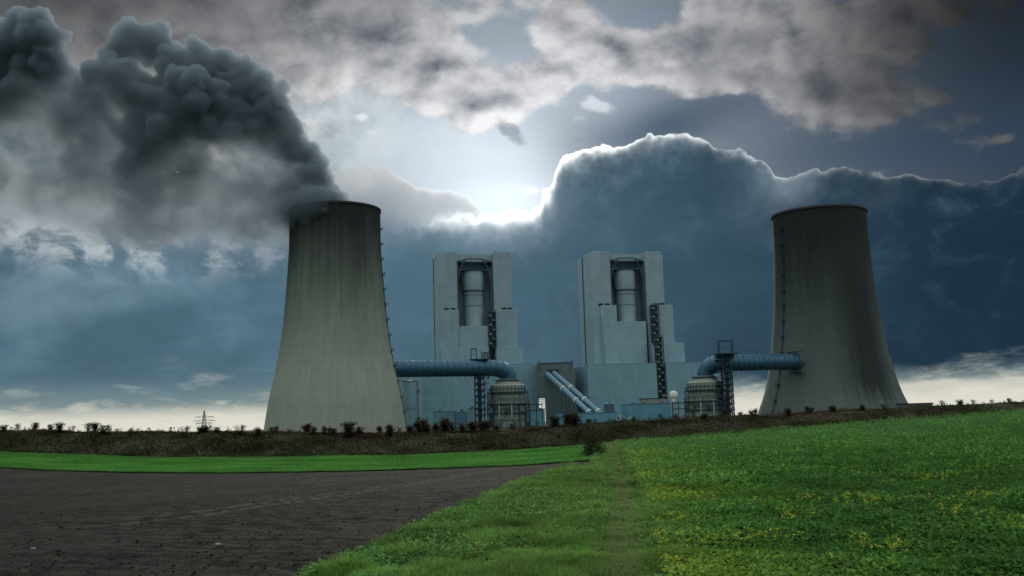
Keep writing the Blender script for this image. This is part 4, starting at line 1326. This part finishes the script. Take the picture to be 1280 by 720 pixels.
    a = leaves(pos, 0.032 + 0.0009 * y, t, 7, (0.0, 1.2))
    b = blades(np.stack([x, y, terrain(x, y)], -1), hh, np.full(len(x), 0.012), np.full(len(x), 0.1), tints(len(x), [(0.05, 0.13, 0.03)]), 1)
    v, f, c = join([a, b])
    o = arr_mesh('yellow_flowers', v, f, mat_leaf('flower_petal', 0.6, 0.3), cols=c); tag(o, 'small yellow flower heads scattered through the crop', kind='stuff')
    # a few pale stones on the plough edge and in the verge
    for i, (px, py, s, lab) in enumerate(((694, 604, 0.11, 'pale stone on the edge of the ploughed soil beside the verge'), (676, 658, 0.07, 'small white stone in the grassy verge'), (273, 681, 0.055, 'pale stone lying out on the ploughed soil'), (42, 686, 0.045, 'small grey stone on the ploughed soil at the far left'))):
        q = hit(px, py); bm = bmesh.new(); bmesh.ops.create_icosphere(bm, subdivisions=2, radius=s)
        for vv in bm.verts: vv.co = vv.co * (1 + 0.35 * mnoise.noise(vv.co * 9 + Vector((i * 5, 0, 0)))); vv.co.z *= 0.55; vv.co.x *= 1.5
        o = obj('stone', bm, STONE(), None, (q.x, q.y, q.z + s * 0.15), smooth=4); tag(o, lab, 'stone', 'stones in the fields')

    # ---- the overgrown bank
    xs = np.concatenate([-geo(600, 66, 20), np.linspace(-65, 65, 420), geo(66, 600, 20)]); ys = np.concatenate([np.linspace(98.2, 110, 60), np.linspace(110.5, 153, 26)])
    GX, GY = np.meshgrid(xs, ys)
    o = grid_sheet('embankment', GX, GY, bank_z, bankm, 0.02); tag(o, kind='structure')
    k = 52000
    x = RNG.uniform(-62, 64, k); y = 98.6 + 11.5 * RNG.uniform(0, 1, k)
    red = np.clip(np.exp(-((x + 8) / 13) ** 2) * 1.1 + np.exp(-((x - 30) / 9) ** 2) * 0.8, 0, 1) * vnoise(x, y, 4, 71) + 0.25 * (vnoise(x, y, 5, 72) > 0.62)
    t0 = tints(k, [(0.050, 0.060, 0.034), (0.068, 0.068, 0.040), (0.052, 0.066, 0.034), (0.080, 0.066, 0.042)], 0.2)
    t1 = tints(k, [(0.092, 0.060, 0.040), (0.080, 0.058, 0.042), (0.064, 0.050, 0.038)], 0.2)
    m_ = np.clip(red, 0, 1)[:, None] * np.clip((y - 100) / 5, 0.1, 1)[:, None]
    t = (t0 * (1 - m_) + t1 * m_) * (0.55 + 0.9 * vnoise(x, y, 1.6, 73))[:, None]
    hh = (0.12 + 0.34 * vnoise(x, y, 2.3, 74) ** 1.5 + 0.34 * (RNG.uniform(0, 1, k) < 0.03)) * np.interp(x, [-60, 20, 60], [1.0, 1.0, 0.55])
    v, f, c = blades(np.stack([x, y, bank_z(x, y) - 0.02], -1), hh, np.full(k, 0.045), np.full(k, 0.6), t, 4)
    a = leaves(np.stack([x, y, bank_z(x, y)], -1)[:26000], hh[:26000] * 0.55, t[:26000], 3, (0.1, 1.3))
    v, f, c = join([(v, f, c), a])
    o = arr_mesh('bank_weeds', v, f, mat_leaf('dry_weed', 0.8, 0.2), cols=c); tag(o, 'dry brown and dark green weeds overgrowing the bank', kind='stuff')


_st = []
def STONE():
    if not _st: _st.append(mat_plain('pale_stone', (0.24, 0.24, 0.23), 0.8, 0, 0.3, 6.0))
    return _st[0]


# ------------------------------------------------------------------ shrubs
def shrub_mesh(h, w, seed, palette, dense=1.0, leaf=0.10, twiggy=0.5):
    """Twig skeleton (returned as bmesh) and its leaves as arrays, around the origin."""
    rnd = random.Random(seed)
    bm = bmesh.new(); tips = []
    for k in range(rnd.randint(5, 8)):
        a = rnd.uniform(0, 6.28); r = rnd.uniform(0.1, 0.55) * w
        p0 = Vector((math.cos(a) * 0.06 * w, math.sin(a) * 0.06 * w, 0)); hh = h * rnd.uniform(0.6, 1.0)
        p1 = Vector((math.cos(a) * r * 0.5, math.sin(a) * r * 0.5, hh * 0.55)); p2 = Vector((math.cos(a) * r, math.sin(a) * r, hh))
        tube(bm, [p0, p1, p2], 0.02, 5, True, [0.030 * h, 0.018 * h, 0.006 * h])
        for j in range(5):
            f = rnd.uniform(0.3, 1.0); b = p1.lerp(p2, f) if f > 0.5 else p0.lerp(p1, f * 2)
            e = b + Vector((rnd.uniform(-1, 1) * w * 0.32, rnd.uniform(-1, 1) * w * 0.32, rnd.uniform(0.05, 0.30) * h))
            tube(bm, [b, e], 0.01, 4, True, [0.012 * h, 0.004 * h]); tips += [e, b.lerp(e, 0.6), p2]
    g = np.random.default_rng(seed)
    n = int(420 * dense)
    T = np.array([tuple(t) for t in tips]); i = g.integers(0, len(T), n)
    pos = T[i] + g.normal(0, 0.10 * w, (n, 3)); pos[:, 2] = np.where(g.uniform(0, 1, n) < 0.45, pos[:, 2] * g.uniform(0.05, 0.9, n), pos[:, 2]); pos[:, 2] = np.clip(pos[:, 2], 0.02, None)
    t = tints(n, palette, 0.2) * (0.6 + 0.8 * g.uniform(0, 1, n))[:, None]
    return bm, leaves(pos, np.full(n, leaf * h), t, 3, (-0.3, 0.5))


def make_shrubs():
    twig = mat_plain('twig_bark', (0.035, 0.028, 0.022), 0.9); lm = mat_leaf('shrub_leaf', 0.7, 0.25)
    green = [(0.030, 0.045, 0.018), (0.040, 0.052, 0.022), (0.028, 0.036, 0.018)]
    brown = [(0.075, 0.042, 0.024), (0.060, 0.038, 0.022), (0.048, 0.034, 0.022)]

    def proto(seed, pal, dense, leaf):
        t = empty('shrub', (0, 0, 0))
        bm, (v, f, c) = shrub_mesh(1.0, 0.8, seed, pal, dense, leaf)
        obj('stem', bm, twig, t); o = arr_mesh('crown', v, f, lm, cols=c); o.parent = t
        return t
    P = {'g': [proto(3, green, 1.0, 0.11), proto(4, green, 0.5, 0.10), proto(5, green, 1.4, 0.12)], 'b': [proto(6, brown, 0.9, 0.11), proto(7, brown, 1.3, 0.12), proto(8, brown, 0.4, 0.10)]}
    used = set()
    # (x, height in pixels, kind, prototype, where) along the crest of the bank
    L = [(4, 9, 'g', 2), (22, 11, 'g', 1), (44, 12, 'g', 0), (63, 14, 'g', 0), (74, 13, 'g', 2), (90, 9, 'g', 1), (110, 13, 'g', 1), (118, 11, 'g', 2), (129, 9, 'g', 0), (146, 6, 'g', 1), (163, 7, 'b', 2), (232, 8, 'g', 1),
         (250, 7, 'g', 2), (258, 9, 'g', 2), (270, 9, 'g', 0), (286, 7, 'b', 2), (301, 12, 'g', 1), (322, 9, 'b', 0), (342, 9, 'b', 1), (362, 8, 'g', 1), (384, 12, 'b', 1), (392, 9, 'b', 0), (409, 11, 'b', 1), (418, 8, 'g', 0), (436, 12, 'g', 2), (449, 10, 'b', 0),
         (474, 8, 'b', 0), (488, 13, 'b', 1), (499, 10, 'b', 2), (512, 13, 'b', 0), (525, 15, 'b', 1), (533, 11, 'b', 1), (545, 12, 'b', 0), (556, 15, 'b', 1), (566, 12, 'b', 2), (578, 11, 'b', 1), (590, 12, 'b', 0), (604, 10, 'b', 1), (620, 8, 'b', 0), (640, 7, 'g', 1),
         (694, 12, 'g', 2), (711, 15, 'g', 2), (718, 15, 'b', 1), (735, 8, 'g', 0), (792, 9, 'g', 0), (826, 8, 'g', 1), (845, 8, 'b', 0), (880, 9, 'b', 1), (905, 10, 'b', 2), (925, 9, 'b', 0), (942, 10, 'b', 1), (985, 8, 'b', 0), (1012, 8, 'b', 1), (1040, 9, 'g', 0), (1078, 9, 'b', 1), (1105, 7, 'g', 1),
         (1178, 8, 'g', 1), (1200, 7, 'g', 2), (1217, 7, 'g', 1), (1240, 6, 'g', 1), (1262, 6, 'g', 0)]
    places = [(0, 330, 'on the left skyline'), (330, 505, 'at the foot of the smoking tower'), (505, 600, 'before the low sheds left of the lattice tower'), (600, 700, 'below the left vessel'), (700, 860, 'before the long blue halls'), (860, 955, 'below the right vessel'), (955, 1130, 'at the foot of the streaked tower'), (1130, 1300, 'on the right skyline')]
    from collections import Counter
    seen = Counter(); tot = Counter()
    def where(x): return next(n for a, b, n in places if a <= x < b)
    ordw = ['first', 'second', 'third', 'fourth', 'fifth', 'sixth', 'seventh', 'eighth', 'ninth', 'tenth', 'eleventh', 'twelfth', 'thirteenth', 'fourteenth', 'fifteenth', 'sixteenth', 'seventeenth', 'eighteenth', 'nineteenth', 'twentieth']
    for (x, h, kd, pi) in L: tot[(kd, where(x))] += 1
    for (x, h, kd, pi) in L:
        pr = P[kd][pi]
        if (kd, pi) in used: t = copy_tree(pr)
        else: t = pr; used.add((kd, pi))
        yb = np.interp(x, [0, 200, 330, 500, 640, 740, 860, 960, 1130, 1280], [540, 541, 542, 541, 537, 530, 524, 520, 510, 503])
        Yd = 107.5 + random.uniform(-2.0, 2.0)
        p = at(x, yb, Yd); z = float(bank_z(p.x, p.y))
        hm = (h * random.uniform(0.50, 0.85) + 1) * Yd / F_PX + max(0, p.z - z)
        t.location = (p.x, p.y, z - 0.03); t.scale = (hm * random.uniform(0.9, 1.9), hm * 1.3, hm); t.rotation_euler = (0, 0, random.uniform(0, 6.28))
        col = {'g': 'dark green', 'b': 'reddish brown'}[kd]; w = where(x); key = (kd, w); seen[key] += 1
        lab = f'{ordw[seen[key] - 1]} {col} shrub from the left {w}' if tot[key] > 1 else f'the one {col} shrub {w}'
        tag(t, lab, 'shrub', 'shrubs along the bank')
    # dark round bush where the fields meet
    q = hit(742, 571)
    t = empty('bush', (q.x, q.y, q.z))
    tag(t, 'dark round bush where the grassy verge meets the bright green strip', 'bush')
    bm, _ = shrub_mesh(1.15, 1.1, 44, green, 0.2, 0.08)
    n = 2600; g = np.random.default_rng(44)
    d = g.normal(0, 1, (n, 3)); d /= np.linalg.norm(d, axis=1)[:, None]; d[:, 2] = np.abs(d[:, 2])
    lump = 0.72 + 0.42 * vnoise(d[:, 0] * 3 + 9, d[:, 1] * 3 + d[:, 2] * 4, 1.0, 5)
    pos = d * (g.uniform(0.25, 1, n) ** 0.5 * lump)[:, None] * np.array([0.95, 0.85, 1.75])
    tt_ = tints(n, [(0.040, 0.042, 0.026), (0.055, 0.046, 0.030), (0.036, 0.044, 0.024)], 0.2) * g.uniform(0.6, 1.3, (n, 1))
    v, f, c = leaves(pos, np.full(n, 0.085), tt_, 2, (-0.4, 0.4))
    obj('stem', bm, twig, t); o = arr_mesh('crown', v, f, lm, cols=c); o.parent = t
# ------------------------------------------------------------------ steam plume: billowing hull filled with a real scattering volume
PL_Y = 700.0


def mat_steam():
    m, nt, out = mat('steam_volume')
    x, y, z = xsep(coords())
    # upper and lower limits of the plume along its drift (metres from the tower mouth)
    def prof(pts):
        q = [(at(a, b, PL_Y) - PL_O) for a, b in pts]
        q = sorted((p.x, p.z) for p in q)
        u0, u1 = q[0][0], q[-1][0]; v0, v1 = min(v for _, v in q) - 1, max(v for _, v in q) + 1
        return fcurve((x - u0) * (1 / (u1 - u0)), [((a - u0) / (u1 - u0), (b - v0) / (v1 - v0)) for a, b in q]) * (v1 - v0) + v0
    zt = prof([(460, 235), (420, 230), (400, 180), (365, 120), (340, 92), (300, 66), (250, 48), (180, 25), (100, 30), (40, 12), (-200, 0)])
    zb = prof([(460, 275), (400, 306), (350, 306), (280, 310), (240, 322), (180, 338), (130, 318), (90, 290), (40, 272), (0, 260), (-200, 240)])
    t = (z - zb) / xmax(zt - zb, 10.0)
    w1 = xnoise(xvec(x, y, z), 1 / 58, 4, 0.55, 0.4)
    w2 = xnoise(xvec(x, y * 0.8, z, ), 1 / 22, 5, 0.62, 0.6)
    root = xexp((x + 5) * (1 / 70))                     # denser close to the mouth
    crest = sstep(0.42, 0.86, t + (w1 - 0.5) * 0.95 + root * 0.18)
    thin = sstep(0.38, 0.66, w1 * 0.62 + w2 * 0.38 + root * 0.08 + t * 0.10) * sstep(0.0, 0.15, t + (xnoise(xvec(x, y * 0.18, z), 1 / 24, 6, 0.62, 0.5) - 0.5) * 0.75)
    tear = sstep(0.40, 0.58, xnoise(xvec(x, y * 0.22, z * 0.8), 1 / 52, 4, 0.6, 0.5) + root * 0.3 + sstep(0.55, 0.9, t) * 0.2)
    mouth = xexp(-((x + 22) * (x + 22) * (1 / 700) + (z + 8) * (z + 8) * (1 / 420)))
    crest = xmax(crest, mouth * 0.45)
    tear = xmax(tear, mouth)
    d = crest * (0.13 * (0.35 + 0.65 * tear)) + thin * tear * 0.046 + 0.0012
    v = nt.nodes.new('ShaderNodeVolumePrincipled')
    v.inputs['Color'].default_value = (*STEAM_COL, 1); v.inputs['Anisotropy'].default_value = 0.45
    X.put(v.inputs['Density'], d)
    nt.links.new(v.outputs[0], out.inputs['Volume'])
    return m


STEAM_COL = (0.41, 0.49, 0.555)
PL_O = None


def make_plume():
    global PL_O
    PL_O = at(419.8, 254, PL_Y)
    lumps = [(432, 256, 12), (418, 254, 20), (400, 252, 28), (386, 262, 27), (372, 272, 24), (392, 228, 26), (376, 214, 30), (362, 240, 44), (345, 186, 40), (330, 150, 38), (338, 268, 36),
             (318, 210, 55), (300, 270, 40), (300, 122, 40), (285, 160, 55), (262, 96, 36), (246, 70, 22), (272, 76, 22), (306, 86, 20), (326, 110, 22), (345, 130, 20), (362, 160, 20), (385, 192, 18), (400, 206, 14), (270, 230, 60), (240, 280, 46), (240, 150, 60), (205, 124, 42),
             (186, 52, 30), (160, 40, 20), (150, 62, 26), (196, 32, 14), (215, 80, 26), (200, 190, 70), (185, 268, 62), (180, 305, 32), (150, 130, 50), (130, 200, 75), (120, 272, 46), (106, 110, 26), (96, 128, 32), (62, 80, 30), (50, 48, 34), (22, 40, 34), (40, 32, 18), (60, 150, 75), (50, 220, 66),
             (0, 90, 70), (-10, 190, 75), (-70, 100, 90), (-70, 190, 75), (-150, 120, 110), (-150, 190, 80), (240, 52, 12), (283, 70, 14), (218, 64, 12), (330, 92, 11), (352, 106, 11)]
    rnd = random.Random(11)
    MPP = PL_Y / F_PX
    ico = {}
    for sub in (1, 2, 3):
        bm = bmesh.new(); bmesh.ops.create_icosphere(bm, subdivisions=sub, radius=1.0); bm.verts.index_update()
        ico[sub] = (np.array([tuple(v.co) for v in bm.verts]), np.array([[v.index for v in f.verts] for f in bm.faces])); bm.free()
    VS, FS, cnt = [], [], [0]

    def ball(c, r, sub):
        v, f = ico[sub]
        VS.append(v * r + np.array(tuple(c))); FS.append(f + cnt[0]); cnt[0] += len(v)
    for (px, py, r, *dy) in lumps + [(376, 264, 26, -22), (394, 254, 22, -30), (412, 250, 15, -28), (362, 278, 22, -14), (346, 286, 24, 0), (352, 262, 30, 0), (425, 249, 10, -26)]:
        rr = r * MPP
        Yq = PL_Y + (dy[0] if dy else 0)
        c = at(px, py, Yq) - PL_O
        c.y += rnd.uniform(-0.55, 0.55) * rr + (0 if px > 380 else 6)
        ball(c, rr * 0.86, 3)
        for k in range(26):        # cauliflower heads on its surface
            d = Vector((rnd.gauss(0, 1), rnd.gauss(0, 1), rnd.gauss(0.25, 1))).normalized()
            r2 = rr * rnd.uniform(0.20, 0.36)
            c2 = c + d * (rr * 0.86)
            ball(c2, r2, 2)
            if r2 > 2.4:
                for j in range(6):
                    d2 = (Vector((rnd.gauss(0, 1), rnd.gauss(0, 1), rnd.gauss(0, 1))).normalized() + d * 0.7).normalized()
                    ball(c2 + d2 * (r2 * 0.92), r2 * rnd.uniform(0.25, 0.42), 1)
    tmp = arr_mesh('steam_hull', np.concatenate(VS), np.concatenate(FS), M['white']); me = tmp.data
    rm = tmp.modifiers.new('remesh', 'REMESH'); rm.mode = 'VOXEL'; rm.voxel_size = 1.5; rm.use_smooth_shade = True
    dg = bpy.context.evaluated_depsgraph_get()
    ev = bpy.data.meshes.new_from_object(tmp.evaluated_get(dg))
    bpy.data.objects.remove(tmp); bpy.data.meshes.remove(me)
    bm = bmesh.new(); bm.from_mesh(ev); bm.verts.ensure_lookup_table()
    seen = np.zeros(len(bm.verts), bool); drop = []
    for v0 in bm.verts:                    # closed pockets and loose crumbs are not part of the billow
        if seen[v0.index]: continue
        seen[v0.index] = True; isl = [v0]; i = 0
        while i < len(isl):
            for e in isl[i].link_edges:
                w = e.other_vert(isl[i])
                if not seen[w.index]: seen[w.index] = True; isl.append(w)
            i += 1
        if len(isl) < 3000: drop += isl
    bmesh.ops.delete(bm, geom=drop, context='VERTS'); bm.to_mesh(ev); bm.free()
    # roughen with fractal noise along the normals
    n = len(ev.vertices)
    co = np.zeros(n * 3); no = np.zeros(n * 3)
    ev.vertices.foreach_get('co', co); ev.vertices.foreach_get('normal', no)
    co = co.reshape(-1, 3); no = no.reshape(-1, 3)
    f = np.array([mnoise.fractal(Vector(c) / 9.0, 0.9, 2.1, 2) * 1.3 + mnoise.fractal(Vector(c) / 3.6, 0.9, 2.1, 2) * 0.7 for c in co])
    low = np.clip(-(co[:, 2] + co[:, 0] * -0.05) / 40, 0, 1)      # lower fringe more ragged
    co += no * (f * (1.0 + 3.0 * low))[:, None]
    ev.vertices.foreach_set('co', co.ravel()); ev.update()
    ev.materials.clear(); ev.materials.append(mat_steam()); ev.name = 'steam_plume'
    o = bpy.data.objects.new('steam_plume', ev); link(o); o.location = PL_O
    tag(o, 'dark billowing steam plume drifting left from the mouth of the left tower', 'steam')
    return n


# ------------------------------------------------------------------ build
make_camera()
make_sky()
make_materials()
make_plant()
make_land()
make_shrubs()
make_plume()
render_settings()
